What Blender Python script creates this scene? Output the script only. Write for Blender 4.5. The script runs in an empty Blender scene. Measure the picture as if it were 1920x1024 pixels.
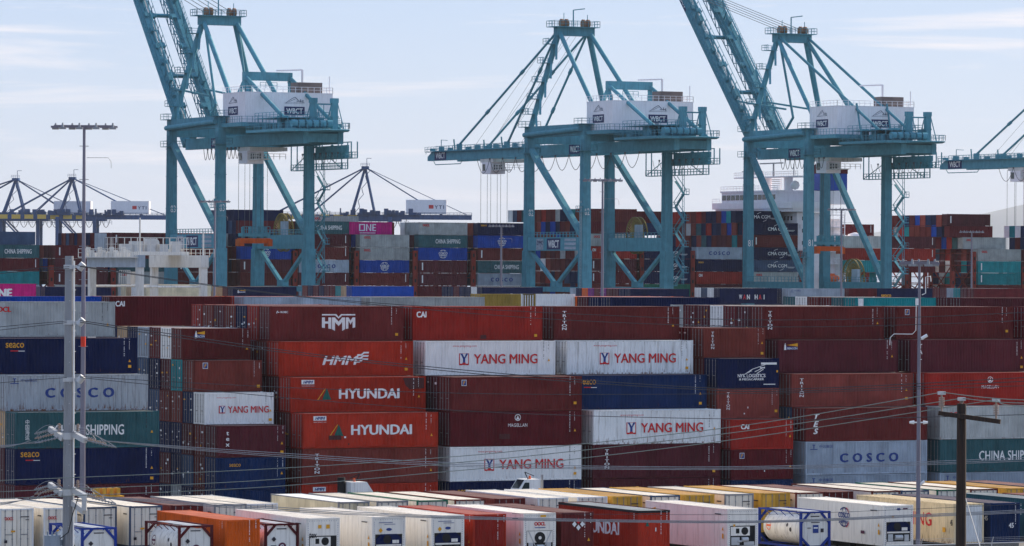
import bpy, math, random
from math import sin, cos, radians as rad, pi
from mathutils import Vector as V, Matrix

# ------------------------------------------------------------------ camera
# World axes follow the yard: +X along the container rows, +Y towards the quay.
SC = bpy.context.scene
COL = SC.collection
FPX, YAW, ROLL, YH, CAMH = 8369.0, 0.4553, 0.005, 500.3, 20.75
CY, SY = cos(YAW), sin(YAW)
cam_d = bpy.data.cameras.new('camera')
cam = bpy.data.objects.new('camera', cam_d)
COL.objects.link(cam)
cam_d.sensor_width = 36.0
cam_d.lens = 36.0 * FPX / 1920.0
cam_d.clip_start, cam_d.clip_end = 5.0, 80000.0
cam.matrix_world = (Matrix.Translation((0, 0, CAMH)) @ Matrix.Rotation(-YAW, 4, 'Z')
                    @ Matrix.Rotation(pi / 2 - (512 - YH) / FPX, 4, 'X') @ Matrix.Rotation(ROLL, 4, 'Z'))
SC.camera = cam

# ------------------------------------------------------------------ light
SUN_EL = rad(27)
SUN_DIR = V((0.93, 0.30, 0)).normalized()          # horizontal direction towards the sun
SUN_AZ = math.atan2(SUN_DIR.x, SUN_DIR.y)
world = bpy.data.worlds.new('World')
SC.world = world
world.use_nodes = True
wn, wl = world.node_tree.nodes, world.node_tree.links
wn.clear()
w_out = wn.new('ShaderNodeOutputWorld')
w_bg = wn.new('ShaderNodeBackground')
w_bg.inputs['Strength'].default_value = 0.1
sky = wn.new('ShaderNodeTexSky')
sky.sky_type = 'NISHITA'
sky.sun_disc = False
sky.sun_elevation = SUN_EL
sky.sun_rotation = SUN_AZ
sky.altitude = 0
sky.air_density, sky.dust_density, sky.ozone_density = 1.0, 0.6, 2.0
# thin cirrus: a pale veil mixed over the sky by stretched noise
w_tc = wn.new('ShaderNodeTexCoord')
w_map = wn.new('ShaderNodeMapping')
w_map.inputs['Rotation'].default_value = (0, 0.05, YAW)
w_map.inputs['Scale'].default_value = (6.0, 6.0, 90.0)
w_noise = wn.new('ShaderNodeTexNoise')
w_noise.inputs['Scale'].default_value = 1.3
w_noise.inputs['Detail'].default_value = 7
w_noise.inputs['Roughness'].default_value = 0.62
w_noise.inputs['Distortion'].default_value = 0.5
w_ramp = wn.new('ShaderNodeValToRGB')
w_ramp.color_ramp.elements[0].position = 0.53
w_ramp.color_ramp.elements[0].color = (0, 0, 0, 1)
w_ramp.color_ramp.elements[1].position = 0.69
w_ramp.color_ramp.elements[1].color = (0.8, 0.8, 0.8, 1)
w_mix = wn.new('ShaderNodeMixRGB')
w_mix.inputs['Color2'].default_value = (6.7, 6.4, 6.6, 1)
wl.new(w_tc.outputs['Generated'], w_map.inputs['Vector'])
wl.new(w_map.outputs[0], w_noise.inputs['Vector'])
wl.new(w_noise.outputs['Fac'], w_ramp.inputs['Fac'])
wl.new(w_ramp.outputs['Color'], w_mix.inputs['Fac'])
# high thin veil that evens out the whole dome
w_veil = wn.new('ShaderNodeMixRGB')
w_veil.inputs['Fac'].default_value = 0.80
w_sep = wn.new('ShaderNodeSeparateXYZ')
w_grad = wn.new('ShaderNodeValToRGB')          # paler towards the horizon
w_grad.color_ramp.elements[0].position = 0.0
w_grad.color_ramp.elements[0].color = (0.490, 0.560, 0.690, 1)
w_grad.color_ramp.elements[1].position = 0.075
w_grad.color_ramp.elements[1].color = (0.315, 0.430, 0.675, 1)
w_gain = wn.new('ShaderNodeVectorMath'); w_gain.operation = 'SCALE'; w_gain.inputs['Scale'].default_value = 9.0
wl.new(w_tc.outputs['Generated'], w_sep.inputs[0])
wl.new(w_sep.outputs['Z'], w_grad.inputs['Fac'])
wl.new(w_grad.outputs['Color'], w_gain.inputs[0])
wl.new(w_gain.outputs[0], w_veil.inputs['Color2'])
wl.new(sky.outputs[0], w_veil.inputs['Color1'])
wl.new(w_veil.outputs[0], w_mix.inputs['Color1'])
wl.new(w_mix.outputs[0], w_bg.inputs['Color'])
wl.new(w_bg.outputs[0], w_out.inputs[0])
sun_d = bpy.data.lights.new('sun', 'SUN')
sun_d.energy = 5.0
sun_d.angle = rad(0.53)
sun_d.color = (1.0, 0.86, 0.67)
sun = bpy.data.objects.new('sun', sun_d)
COL.objects.link(sun)
sun.location = (0, 0, 300)
sun.rotation_euler = V((SUN_DIR.x * cos(SUN_EL), SUN_DIR.y * cos(SUN_EL), sin(SUN_EL))).to_track_quat('Z', 'Y').to_euler()
VS = SC.view_settings
VS.view_transform = 'Standard'
VS.look = 'None'
VS.exposure = 0.64
VS.gamma = 1.0
VS.use_curve_mapping = False
CYC = SC.cycles
CYC.max_bounces = 6
CYC.diffuse_bounces = 4
CYC.volume_bounces = 0
CYC.use_denoising = True
CYC.use_adaptive_sampling = True
CYC.adaptive_threshold = 0.015

random.seed(11)


# ------------------------------------------------------------------ image -> yard helpers
def U(x, v, y=512):
    """x along the rows of a point seen at picture column x on the line Y = v"""
    t = (x + ROLL * (y - 512) - 960) / FPX
    return v * (SY + t * CY) / (CY - t * SY)


def dep(u, v):
    return u * SY + v * CY


def Z(x, y, u, v):
    return CAMH - (y - ROLL * (x - 960) - YH) * dep(u, v) / FPX


# ------------------------------------------------------------------ materials
M = {}


def nodes_of(name):
    m = bpy.data.materials.new(name)
    m.use_nodes = True
    n = m.node_tree.nodes
    return m, n, m.node_tree.links, n['Principled BSDF']


def paint(name, rgb, rough=0.5, rust=0.25, dirt=0.25, metal=0.0, vary=0.16, rails=True):
    """weathered paint: tone drift between objects, cloudy fading, vertical grime and rust runs"""
    m, n, l, b = nodes_of(name)
    tc = n.new('ShaderNodeTexCoord')
    oi = n.new('ShaderNodeObjectInfo')
    add = n.new('ShaderNodeVectorMath'); add.operation = 'ADD'
    l.new(tc.outputs['Object'], add.inputs[0])
    sc = n.new('ShaderNodeVectorMath'); sc.operation = 'SCALE'; sc.inputs['Scale'].default_value = 37.0
    cmb = n.new('ShaderNodeCombineXYZ')
    for i in range(3):
        l.new(oi.outputs['Random'], cmb.inputs[i])
    l.new(cmb.outputs[0], sc.inputs[0])
    l.new(sc.outputs[0], add.inputs[1])
    # cloudy fading
    n1 = n.new('ShaderNodeTexNoise'); n1.inputs['Scale'].default_value = 0.7; n1.inputs['Detail'].default_value = 5
    l.new(add.outputs[0], n1.inputs['Vector'])
    mr = n.new('ShaderNodeMapRange')
    mr.inputs['From Min'].default_value, mr.inputs['From Max'].default_value = 0.3, 0.7
    mr.inputs['To Min'].default_value, mr.inputs['To Max'].default_value = 1 - vary, 1 + vary
    l.new(n1.outputs['Fac'], mr.inputs['Value'])
    rv = n.new('ShaderNodeMapRange')
    rv.inputs['To Min'].default_value, rv.inputs['To Max'].default_value = 1 - vary, 1 + vary
    l.new(oi.outputs['Random'], rv.inputs['Value'])
    mul = n.new('ShaderNodeMath'); mul.operation = 'MULTIPLY'
    l.new(mr.outputs[0], mul.inputs[0]); l.new(rv.outputs[0], mul.inputs[1])
    sp = n.new('ShaderNodeSeparateXYZ'); l.new(tc.outputs['Object'], sp.inputs[0])
    fl = n.new('ShaderNodeMath'); fl.operation = 'SNAP'; fl.inputs[1].default_value = 1.12
    l.new(sp.outputs['X'], fl.inputs[0])
    c2 = n.new('ShaderNodeCombineXYZ'); l.new(fl.outputs[0], c2.inputs[0]); l.new(oi.outputs['Random'], c2.inputs[1])
    wnz = n.new('ShaderNodeTexWhiteNoise'); l.new(c2.outputs[0], wnz.inputs['Vector'])
    sh_ = n.new('ShaderNodeMapRange'); sh_.inputs['To Min'].default_value = 1 - vary * .75; sh_.inputs['To Max'].default_value = 1 + vary * .45
    l.new(wnz.outputs['Value'], sh_.inputs['Value'])
    mul0 = mul
    mul = n.new('ShaderNodeMath'); mul.operation = 'MULTIPLY'
    l.new(mul0.outputs[0], mul.inputs[0]); l.new(sh_.outputs[0], mul.inputs[1])
    low = n.new('ShaderNodeMapRange'); low.inputs['From Min'].default_value = 0.75; low.inputs['From Max'].default_value = 0.0
    low.inputs['To Max'].default_value = 0.16
    l.new(sp.outputs['Z'], low.inputs['Value'])
    col = n.new('ShaderNodeVectorMath'); col.operation = 'SCALE'
    col.inputs[0].default_value = rgb
    l.new(mul.outputs[0], col.inputs['Scale'])
    # vertical runs
    mp = n.new('ShaderNodeMapping'); mp.inputs['Scale'].default_value = (3.2, 3.2, 0.22)
    l.new(add.outputs[0], mp.inputs['Vector'])
    n2 = n.new('ShaderNodeTexNoise'); n2.inputs['Scale'].default_value = 1.6; n2.inputs['Detail'].default_value = 6
    n2.inputs['Roughness'].default_value = 0.65
    l.new(mp.outputs[0], n2.inputs['Vector'])
    r2 = n.new('ShaderNodeMapRange')
    r2.inputs['From Min'].default_value, r2.inputs['From Max'].default_value = 0.50, 0.78
    r2.inputs['To Max'].default_value = min(1.0, dirt * 2.2)
    l.new(n2.outputs['Fac'], r2.inputs['Value'])
    mx = n.new('ShaderNodeMixRGB'); mx.blend_type = 'MULTIPLY'
    mx.inputs['Color2'].default_value = (0.30, 0.27, 0.24, 1)
    l.new(r2.outputs[0], mx.inputs['Fac']); l.new(col.outputs[0], mx.inputs['Color1'])
    # rust
    mp3 = n.new('ShaderNodeMapping'); mp3.inputs['Scale'].default_value = (4.5, 4.5, 0.7)
    l.new(add.outputs[0], mp3.inputs['Vector'])
    n3 = n.new('ShaderNodeTexNoise'); n3.inputs['Scale'].default_value = 1.2; n3.inputs['Detail'].default_value = 8
    n3.inputs['Roughness'].default_value = 0.72
    l.new(mp3.outputs[0], n3.inputs['Vector'])
    r3 = n.new('ShaderNodeMapRange')
    r3.inputs['From Min'].default_value = 0.72 - 0.16 * rust
    r3.inputs['From Max'].default_value = 0.80 - 0.10 * rust
    r3.inputs['To Max'].default_value = min(1.0, 0.3 + rust)
    if rails:
        ad3 = n.new('ShaderNodeMath'); l.new(n3.outputs['Fac'], ad3.inputs[0]); l.new(low.outputs[0], ad3.inputs[1])
        l.new(ad3.outputs[0], r3.inputs['Value'])
    else:
        l.new(n3.outputs['Fac'], r3.inputs['Value'])
    mx2 = n.new('ShaderNodeMixRGB')
    mx2.inputs['Color2'].default_value = (0.16, 0.055, 0.022, 1)
    l.new(r3.outputs[0], mx2.inputs['Fac']); l.new(mx.outputs[0], mx2.inputs['Color1'])
    l.new(mx2.outputs[0], b.inputs['Base Color'])
    b.inputs['Roughness'].default_value = rough
    b.inputs['Metallic'].default_value = metal
    b.inputs['Specular IOR Level'].default_value = 0.05
    M[name] = m
    return m


def plain(name, rgb, rough=0.6, metal=0.0, emit=None, spec=0.3):
    m, n, l, b = nodes_of(name)
    tc = n.new('ShaderNodeTexCoord')
    nz = n.new('ShaderNodeTexNoise'); nz.inputs['Scale'].default_value = 2.2; nz.inputs['Detail'].default_value = 4
    l.new(tc.outputs['Object'], nz.inputs['Vector'])
    mr = n.new('ShaderNodeMapRange'); mr.inputs['To Min'].default_value = 0.8; mr.inputs['To Max'].default_value = 1.2
    l.new(nz.outputs['Fac'], mr.inputs['Value'])
    cv = n.new('ShaderNodeVectorMath'); cv.operation = 'SCALE'; cv.inputs[0].default_value = rgb
    l.new(mr.outputs[0], cv.inputs['Scale'])
    l.new(cv.outputs[0], b.inputs['Base Color'])
    b.inputs['Roughness'].default_value = rough
    b.inputs['Metallic'].default_value = metal
    b.inputs['Specular IOR Level'].default_value = spec
    if emit:
        b.inputs['Emission Color'].default_value = (*emit[0], 1)
        b.inputs['Emission Strength'].default_value = emit[1]
    M[name] = m
    return m


PAINTS = dict(
    maroon=(0.132, 0.023, 0.022), dark_red=(0.118, 0.014, 0.019), brown=(0.165, 0.036, 0.028),
    plum=(0.096, 0.020, 0.027), red=(0.31, 0.025, 0.018), bright_red=(0.40, 0.035, 0.018), salmon=(0.25, 0.058, 0.046),
    orange=(0.72, 0.125, 0.018), navy=(0.007, 0.014, 0.058), blue=(0.010, 0.028, 0.088),
    bright_blue=(0.008, 0.060, 0.33), slate=(0.05, 0.085, 0.15), grey=(0.40, 0.42, 0.41), pale_blue=(0.33, 0.39, 0.46),
    teal=(0.038, 0.112, 0.125), bright_teal=(0.012, 0.24, 0.26), green=(0.02, 0.15, 0.09), magenta=(0.52, 0.012, 0.17),
    yellow=(0.66, 0.37, 0.06), mustard=(0.36, 0.25, 0.06), cream=(0.68, 0.60, 0.42), tan=(0.50, 0.34, 0.20), purple=(0.22, 0.03, 0.22))
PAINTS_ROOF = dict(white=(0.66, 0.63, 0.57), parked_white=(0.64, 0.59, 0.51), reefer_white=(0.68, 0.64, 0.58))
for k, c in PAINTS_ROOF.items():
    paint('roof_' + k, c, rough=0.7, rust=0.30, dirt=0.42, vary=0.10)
for k, c in PAINTS.items():
    paint(k, c, rust=0.22, dirt=0.20)
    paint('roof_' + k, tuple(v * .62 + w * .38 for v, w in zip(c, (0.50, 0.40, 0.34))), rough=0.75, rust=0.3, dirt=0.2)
paint('white', (0.83, 0.83, 0.81), rust=0.18, dirt=0.20, vary=0.05)
paint('rusty_white', (0.76, 0.78, 0.78), rust=0.55, dirt=0.40, vary=0.08)
paint('rusty_cream', (0.74, 0.60, 0.38), rust=0.62, dirt=0.35, vary=0.08)
paint('rusty_grey', (0.40, 0.43, 0.46), rust=0.72, dirt=0.42, vary=0.08)
paint('parked_white', (0.84, 0.77, 0.65), rough=0.42, rust=0.14, dirt=0.22, vary=0.05)
paint('reefer_white', (0.86, 0.81, 0.73), rough=0.42, rust=0.10, dirt=0.22, vary=0.04)
paint('tank_white', (0.76, 0.74, 0.69), rough=0.35, rust=0.08, dirt=0.34, vary=0.05)
paint('crane_teal', (0.095, 0.285, 0.355), rough=0.5, rust=0.20, dirt=0.28, vary=0.12, rails=False)
paint('crane_house_white', (0.85, 0.81, 0.84), rust=0.06, dirt=0.12, vary=0.03)
paint('far_blue', (0.030, 0.080, 0.19), rust=0.05, dirt=0.1)
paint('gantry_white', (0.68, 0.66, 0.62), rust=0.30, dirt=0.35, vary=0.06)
paint('steel', (0.29, 0.30, 0.32), rough=0.42, rust=0.10, dirt=0.30, metal=0.35, vary=0.05)
paint('pole_grey', (0.21, 0.20, 0.245), rough=0.4, rust=0.03, dirt=0.18, metal=0.3, vary=0.05)
paint('frame_navy', (0.020, 0.045, 0.24), rust=0.15)
paint('frame_maroon', (0.10, 0.016, 0.02), rust=0.2)
paint('lashing_red', (0.23, 0.035, 0.025), rust=0.3)
paint('spreader_orange', (0.62, 0.10, 0.02), rust=0.4)
plain('letter_white', (0.80, 0.80, 0.79))
plain('letter_red', (0.58, 0.020, 0.025))
plain('letter_navy', (0.014, 0.025, 0.10))
plain('letter_gold', (0.70, 0.34, 0.03))
plain('letter_blue', (0.02, 0.05, 0.22))
plain('letter_dark', (0.025, 0.022, 0.03))
plain('letter_purple', (0.10, 0.02, 0.05))
plain('logo_green', (0.010, 0.11, 0.085))
plain('sticker_yellow', (0.75, 0.36, 0.02))
plain('patch_dark', (0.075, 0.018, 0.018))
plain('black', (0.012, 0.012, 0.013), rough=0.7)
plain('rubber', (0.02, 0.02, 0.02), rough=0.85)
plain('galvanised', (0.50, 0.51, 0.52), rough=0.45, metal=0.3)
plain('door_bar', (0.26, 0.24, 0.24), rough=0.5)
plain('cable', (0.055, 0.055, 0.06), rough=0.6)
plain('cable_green', (0.22, 0.25, 0.22), rough=0.6)
plain('porcelain', (0.34, 0.25, 0.20), rough=0.3)
plain('band_red', (0.72, 0.045, 0.02))
plain('reel_yellow', (0.20, 0.145, 0.03))
plain('stripe_yellow', (0.70, 0.45, 0.08))
plain('beacon_orange', (0.70, 0.11, 0.02), rough=0.3)
plain('funnel_blue', (0.012, 0.07, 0.36))
plain('rope', (0.10, 0.11, 0.12))
plain('brick_box', (0.17, 0.135, 0.125))
plain('sheave_brown', (0.24, 0.12, 0.06))
plain('hill', (0.16, 0.17, 0.15), rough=0.95)
mg, mn, ml, mb = nodes_of('glass'); M['glass'] = mg
mb.inputs['Base Color'].default_value = (0.02, 0.035, 0.04, 1)
mb.inputs['Roughness'].default_value = 0.08
m, n, l, b = nodes_of('water'); M['water'] = m
b.inputs['Base Color'].default_value = (0.02, 0.045, 0.055, 1); b.inputs['Roughness'].default_value = 0.12
nz = n.new('ShaderNodeTexNoise'); nz.inputs['Scale'].default_value = 0.4; nz.inputs['Detail'].default_value = 6
bp = n.new('ShaderNodeBump'); bp.inputs['Strength'].default_value = 0.4
l.new(nz.outputs['Fac'], bp.inputs['Height']); l.new(bp.outputs[0], b.inputs['Normal'])
m, n, l, b = nodes_of('asphalt'); M['asphalt'] = m
nz = n.new('ShaderNodeTexNoise'); nz.inputs['Scale'].default_value = 0.35; nz.inputs['Detail'].default_value = 9
tc = n.new('ShaderNodeTexCoord'); l.new(tc.outputs['Object'], nz.inputs['Vector'])
rp = n.new('ShaderNodeValToRGB')
rp.color_ramp.elements[0].color = (0.13, 0.122, 0.11, 1); rp.color_ramp.elements[1].color = (0.22, 0.205, 0.18, 1)
l.new(nz.outputs['Fac'], rp.inputs['Fac']); l.new(rp.outputs[0], b.inputs['Base Color'])
b.inputs['Roughness'].default_value = 0.9
m, n, l, b = nodes_of('wood'); M['wood'] = m
tc = n.new('ShaderNodeTexCoord'); mp = n.new('ShaderNodeMapping'); mp.inputs['Scale'].default_value = (14, 14, 0.6)
nz = n.new('ShaderNodeTexNoise'); nz.inputs['Scale'].default_value = 1.5; nz.inputs['Detail'].default_value = 8
l.new(tc.outputs['Object'], mp.inputs[0]); l.new(mp.outputs[0], nz.inputs['Vector'])
rp = n.new('ShaderNodeValToRGB')
rp.color_ramp.elements[0].position = 0.35; rp.color_ramp.elements[0].color = (0.010, 0.006, 0.005, 1)
rp.color_ramp.elements[1].position = 0.75; rp.color_ramp.elements[1].color = (0.055, 0.028, 0.016, 1)
l.new(nz.outputs['Fac'], rp.inputs['Fac']); l.new(rp.outputs[0], b.inputs['Base Color'])
bp = n.new('ShaderNodeBump'); bp.inputs['Strength'].default_value = 0.6
l.new(nz.outputs['Fac'], bp.inputs['Height']); l.new(bp.outputs[0], b.inputs['Normal'])
b.inputs['Roughness'].default_value = 0.85


# ------------------------------------------------------------------ mesh builder
class MB:
    def __init__(s):
        s.v, s.f, s.m, s.sm = [], [], [], []

    def add(s, vs, fs, mi=0, smooth=False):
        o = len(s.v)
        s.v += [tuple(p) for p in vs]
        s.f += [tuple(i + o for i in f) for f in fs]
        s.m += [mi] * len(fs)
        s.sm += [smooth] * len(fs)
        return s

    def box(s, x0, x1, y0, y1, z0, z1, mi=0):
        return s.add([(x0, y0, z0), (x1, y0, z0), (x1, y1, z0), (x0, y1, z0), (x0, y0, z1), (x1, y0, z1), (x1, y1, z1), (x0, y1, z1)],
                     [(0, 3, 2, 1), (4, 5, 6, 7), (0, 1, 5, 4), (1, 2, 6, 5), (2, 3, 7, 6), (3, 0, 4, 7)], mi)

    def bar(s, p, q, w, h=None, mi=0, w2=None, h2=None):
        """rectangular bar from p to q, w across (horizontal), h the other way; may taper"""
        p, q = V(p), V(q)
        h = h or w
        w2 = w2 or w; h2 = h2 or h
        d = (q - p).normalized()
        a = d.cross(V((0, 0, 1)))
        if a.length < 1e-4:
            a = V((1, 0, 0))
        a.normalize()
        c = a.cross(d)
        vs = []
        for o, ww, hh in ((p, w, h), (q, w2, h2)):
            for i, j in ((-1, -1), (1, -1), (1, 1), (-1, 1)):
                vs.append(o + a * (i * ww / 2) + c * (j * hh / 2))
        return s.add(vs, [(0, 3, 2, 1), (4, 5, 6, 7), (0, 1, 5, 4), (1, 2, 6, 5), (2, 3, 7, 6), (3, 0, 4, 7)], mi)

    def tube(s, p, q, r, n=10, mi=0, r2=None, caps=True):
        p, q = V(p), V(q)
        r2 = r if r2 is None else r2
        d = (q - p).normalized()
        a = d.orthogonal().normalized()
        c = d.cross(a)
        vs = []
        for o, rr in ((p, r), (q, r2)):
            for i in range(n):
                t = 2 * pi * i / n
                vs.append(o + a * (rr * cos(t)) + c * (rr * sin(t)))
        s.add(vs, [(i, (i + 1) % n, n + (i + 1) % n, n + i) for i in range(n)], mi, True)
        if caps:
            s.add(vs, [tuple(range(n))[::-1], tuple(range(n, 2 * n))], mi)
        return s

    def path(s, pts, r, n=5, mi=0):
        pts = [V(p) for p in pts]
        rings = []
        for i, p in enumerate(pts):
            d = (pts[min(i + 1, len(pts) - 1)] - pts[max(i - 1, 0)]).normalized()
            a = d.cross(V((0, 0, 1)))
            a = a.normalized() if a.length > 1e-4 else V((1, 0, 0))
            c = a.cross(d)
            rings.append([p + a * (r * cos(2 * pi * k / n)) + c * (r * sin(2 * pi * k / n)) for k in range(n)])
        vs = [q for rg in rings for q in rg]
        fs = [(i * n + k, i * n + (k + 1) % n, (i + 1) * n + (k + 1) % n, (i + 1) * n + k) for i in range(len(pts) - 1) for k in range(n)]
        return s.add(vs, fs, mi, True)

    def lathe(s, prof, axis='x', n=28, c=(0, 0, 0), mi=0):
        vs = []
        for t, r in prof:
            for k in range(n):
                a = 2 * pi * k / n
                if axis == 'x':
                    vs.append((c[0] + t, c[1] + r * cos(a), c[2] + r * sin(a)))
                elif axis == 'y':
                    vs.append((c[0] + r * cos(a), c[1] + t, c[2] + r * sin(a)))
                else:
                    vs.append((c[0] + r * cos(a), c[1] + r * sin(a), c[2] + t))
        fs = [(i * n + k, i * n + (k + 1) % n, (i + 1) * n + (k + 1) % n, (i + 1) * n + k) for i in range(len(prof) - 1) for k in range(n)]
        s.add(vs, fs, mi, True)
        return s

    def rail(s, pts, h=1.1, step=2.2, w=0.07, mi=0):
        """handrail along a polyline: posts, top and knee rail"""
        for p, q in zip(pts[:-1], pts[1:]):
            p, q = V(p), V(q)
            k = max(1, int((q - p).length / step))
            for i in range(k + 1):
                o = p.lerp(q, i / k)
                s.bar(o, o + V((0, 0, h)), w, w, mi)
            up = V((0, 0, h))
            s.bar(p + up, q + up, w, w, mi)
            s.bar(p + up * 0.52, q + up * 0.52, w * 0.8, w * 0.8, mi)
        return s

    def mesh(s, name):
        me = bpy.data.meshes.new(name)
        me.from_pydata(s.v, [], s.f)
        me.polygons.foreach_set('material_index', s.m)
        me.polygons.foreach_set('use_smooth', s.sm)
        me.update()
        return me

    def obj(s, name, mats, parent=None, **kw):
        return link(name, s.mesh(name), mats, parent, **kw)


def link(name, me, mats, parent=None, loc=None, **kw):
    """link a mesh; the materials sit on the object so that mesh data can be shared"""
    o = bpy.data.objects.new(name, me)
    COL.objects.link(o)
    if isinstance(mats, str):
        mats = [mats]
    while len(me.materials) < len(mats):
        me.materials.append(M[mats[len(me.materials)]])
    for i, mm in enumerate(mats):
        if me.materials[i] is not M[mm]:
            o.material_slots[i].link = 'OBJECT'
            o.material_slots[i].material = M[mm]
    if parent:
        o.parent = parent
    if loc is not None:
        o.location = loc
    for k, v in kw.items():
        o[k] = v
    return o


def empty(name, loc, label=None, cat=None, group=None, rz=0.0):
    o = bpy.data.objects.new(name, None)
    COL.objects.link(o)
    o.empty_display_size = 0.5
    o.location = loc
    o.rotation_euler = (0, 0, rz)
    tag(o, label, cat, group)
    return o


def tag(o, label=None, cat=None, group=None):
    if label: o['label'] = label
    if cat: o['category'] = cat
    if group: o['group'] = group
    return o


# ------------------------------------------------------------------ lettering
TXT = {}


def text_mesh(s, bold=0.0, shear=0.0, space=1.0, vertical=False):
    """flat lettering normalised to a unit box, so that one mesh serves every size"""
    key = (s, bold, shear, space, vertical)
    if key in TXT:
        return TXT[key]
    c = bpy.data.curves.new('lettering', 'FONT')
    c.body = '\n'.join(s) if vertical else s
    c.size = 1.0
    c.align_x = 'CENTER' if vertical else 'LEFT'
    if vertical:
        c.space_line = 0.92
    c.shear = shear
    c.space_character = space
    c.resolution_u = 3
    o = bpy.data.objects.new('lettering', c)
    COL.objects.link(o)
    bpy.context.view_layer.update()
    me = bpy.data.meshes.new_from_object(o.evaluated_get(bpy.context.evaluated_depsgraph_get()))
    bpy.data.objects.remove(o)
    me.materials.clear()
    if bold:
        vs0 = [v.co.copy() for v in me.vertices]; fs0 = [tuple(p.vertices) for p in me.polygons]
        vs, fs = [], []
        for k, (dx, dy) in enumerate(((0, 0), (1, 0), (-1, 0), (.6, .5), (-.6, -.5))):
            o0 = len(vs)
            vs += [(q.x + dx * bold * 1.1, q.y + dy * bold * 1.1, .0025 * k) for q in vs0]
            fs += [tuple(i + o0 for i in f) for f in fs0]
        bpy.data.meshes.remove(me)
        me = bpy.data.meshes.new('lettering')
        me.from_pydata(vs, [], fs)
    xs = [v.co.x for v in me.vertices]; ys = [v.co.y for v in me.vertices]
    x0, x1, y0, y1 = min(xs), max(xs), min(ys), max(ys)
    for v in me.vertices:
        v.co = ((v.co.x - (x0 + x1) / 2) / (x1 - x0), (v.co.y - (y0 + y1) / 2) / (y1 - y0), v.co.z)
    TXT[key] = me
    return me


class Face:
    """a flat face to put marks on: a = metres from its left edge, b = metres above its bottom"""
    def __init__(s, root, origin, rot, w, h):
        s.root, s.o, s.r, s.w, s.h = root, V(origin), rot, w, h
        s.R = rot.to_matrix()
        s.k = 0
        s.ribs = False

    def put(s, name, me, mat, a, b, w, h):
        if s.ribs and w > .55:
            return s.drape(name, me, mat, a, b, w, h)
        o = link(name, me, mat, s.root)
        s.k += 1
        o.location = s.o + s.R @ V((a, b, 0.004 + 0.012 * s.k))
        o.rotation_euler = s.r
        o.scale = (w, h, 1)
        return o

    def drape(s, name, me, mat, a, b, w, h):
        """cut the mark along the corrugation folds and lay it on them, as paint lies on the sheet"""
        import bmesh
        bm = bmesh.new(); bm.from_mesh(me)
        for v in bm.verts:
            v.co = (v.co.x * w, v.co.y * h, v.co.z)
        n = max(2, int(round((s.w - .21) / .28)))
        p = (s.w - .21) / n
        i0, i1 = int((a - w / 2 - .105) / p) - 1, int((a + w / 2 - .105) / p) + 2
        for i in range(max(0, i0) * 4, min(n, i1) * 4 + 1):
            x = .105 + i * p / 4 - a
            if -w / 2 < x < w / 2:
                bmesh.ops.bisect_plane(bm, geom=bm.verts[:] + bm.edges[:] + bm.faces[:], plane_co=(x, 0, 0), plane_no=(1, 0, 0), dist=1e-5)
        s.k += 1
        for v in bm.verts:
            t = ((v.co.x + a - .105) / p) % 1.0
            d = .042 if t <= .25 else .042 * (1 - (t - .25) * 4) if t < .5 else 0 if t <= .75 else .042 * (t - .75) * 4
            v.co.z += -d - .006
        m2 = bpy.data.meshes.new(name); bm.to_mesh(m2); bm.free()
        o = link(name, m2, mat, s.root)
        o.location = s.o + s.R @ V((a, b, 0.004 + 0.008 * s.k))
        o.rotation_euler = s.r
        return o

    def text(s, t, mat, fa, fb, w, h, bold=0.02, shear=0.0, space=1.0, vertical=False, name='lettering'):
        return s.put(name, text_mesh(t, bold, shear, space, vertical), mat, fa * s.w, fb * s.h, w, h)

    def poly(s, name, mat, fa, fb, w, h, polys):
        mb = MB()
        for p in polys:
            mb.add([(x, y, 0) for x, y in p], [tuple(range(len(p)))])
        return s.put(name, mb.mesh(name), mat, fa * s.w, fb * s.h, w, h)

    def rect(s, name, mat, fa, fb, w, h):
        return s.poly(name, mat, fa, fb, w, h, [[(-.5, -.5), (.5, -.5), (.5, .5), (-.5, .5)]])


def arc_polys(a0, a1, r0, r1, n=14, cx=0, cy=0, sx=1, sy=1):
    out = []
    for i in range(n):
        t0, t1 = a0 + (a1 - a0) * i / n, a0 + (a1 - a0) * (i + 1) / n
        out.append([(cx + sx * r0 * cos(t0), cy + sy * r0 * sin(t0)), (cx + sx * r1 * cos(t0), cy + sy * r1 * sin(t0)),
                    (cx + sx * r1 * cos(t1), cy + sy * r1 * sin(t1)), (cx + sx * r0 * cos(t1), cy + sy * r0 * sin(t1))])
    return out


def line_poly(x0, y0, x1, y1, w):
    dx, dy = x1 - x0, y1 - y0
    L = math.hypot(dx, dy)
    a, b = -dy / L * w / 2, dx / L * w / 2
    return [(x0 + a, y0 + b), (x0 - a, y0 - b), (x1 - a, y1 - b), (x1 + a, y1 + b)]


# ------------------------------------------------------------------ container meshes
W = 2.438
L40, L20 = 12.192, 6.058
HC, STD = 2.896, 2.591
CM = {}


def corrugated(mb, x0, x1, z0, z1, y, depth, flip=1, pitch=0.28):
    """trapezoid corrugated sheet in the XZ plane; crests at y, valleys depth further in"""
    n = max(2, int(round((x1 - x0) / pitch)))
    p = (x1 - x0) / n
    pts = []
    for i in range(n):
        a = x0 + i * p
        pts += [(a, depth), (a + p * .25, depth), (a + p * .5, 0), (a + p * .75, 0)]
    pts.append((x1, depth))
    vs = []
    for x, d in pts:
        vs += [(x, y + flip * d, z0), (x, y + flip * d, z1)]
    fs = [(2 * i, 2 * i + 2, 2 * i + 3, 2 * i + 1) if flip > 0 else (2 * i, 2 * i + 1, 2 * i + 3, 2 * i + 2) for i in range(len(pts) - 1)]
    mb.add(vs, fs)


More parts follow.
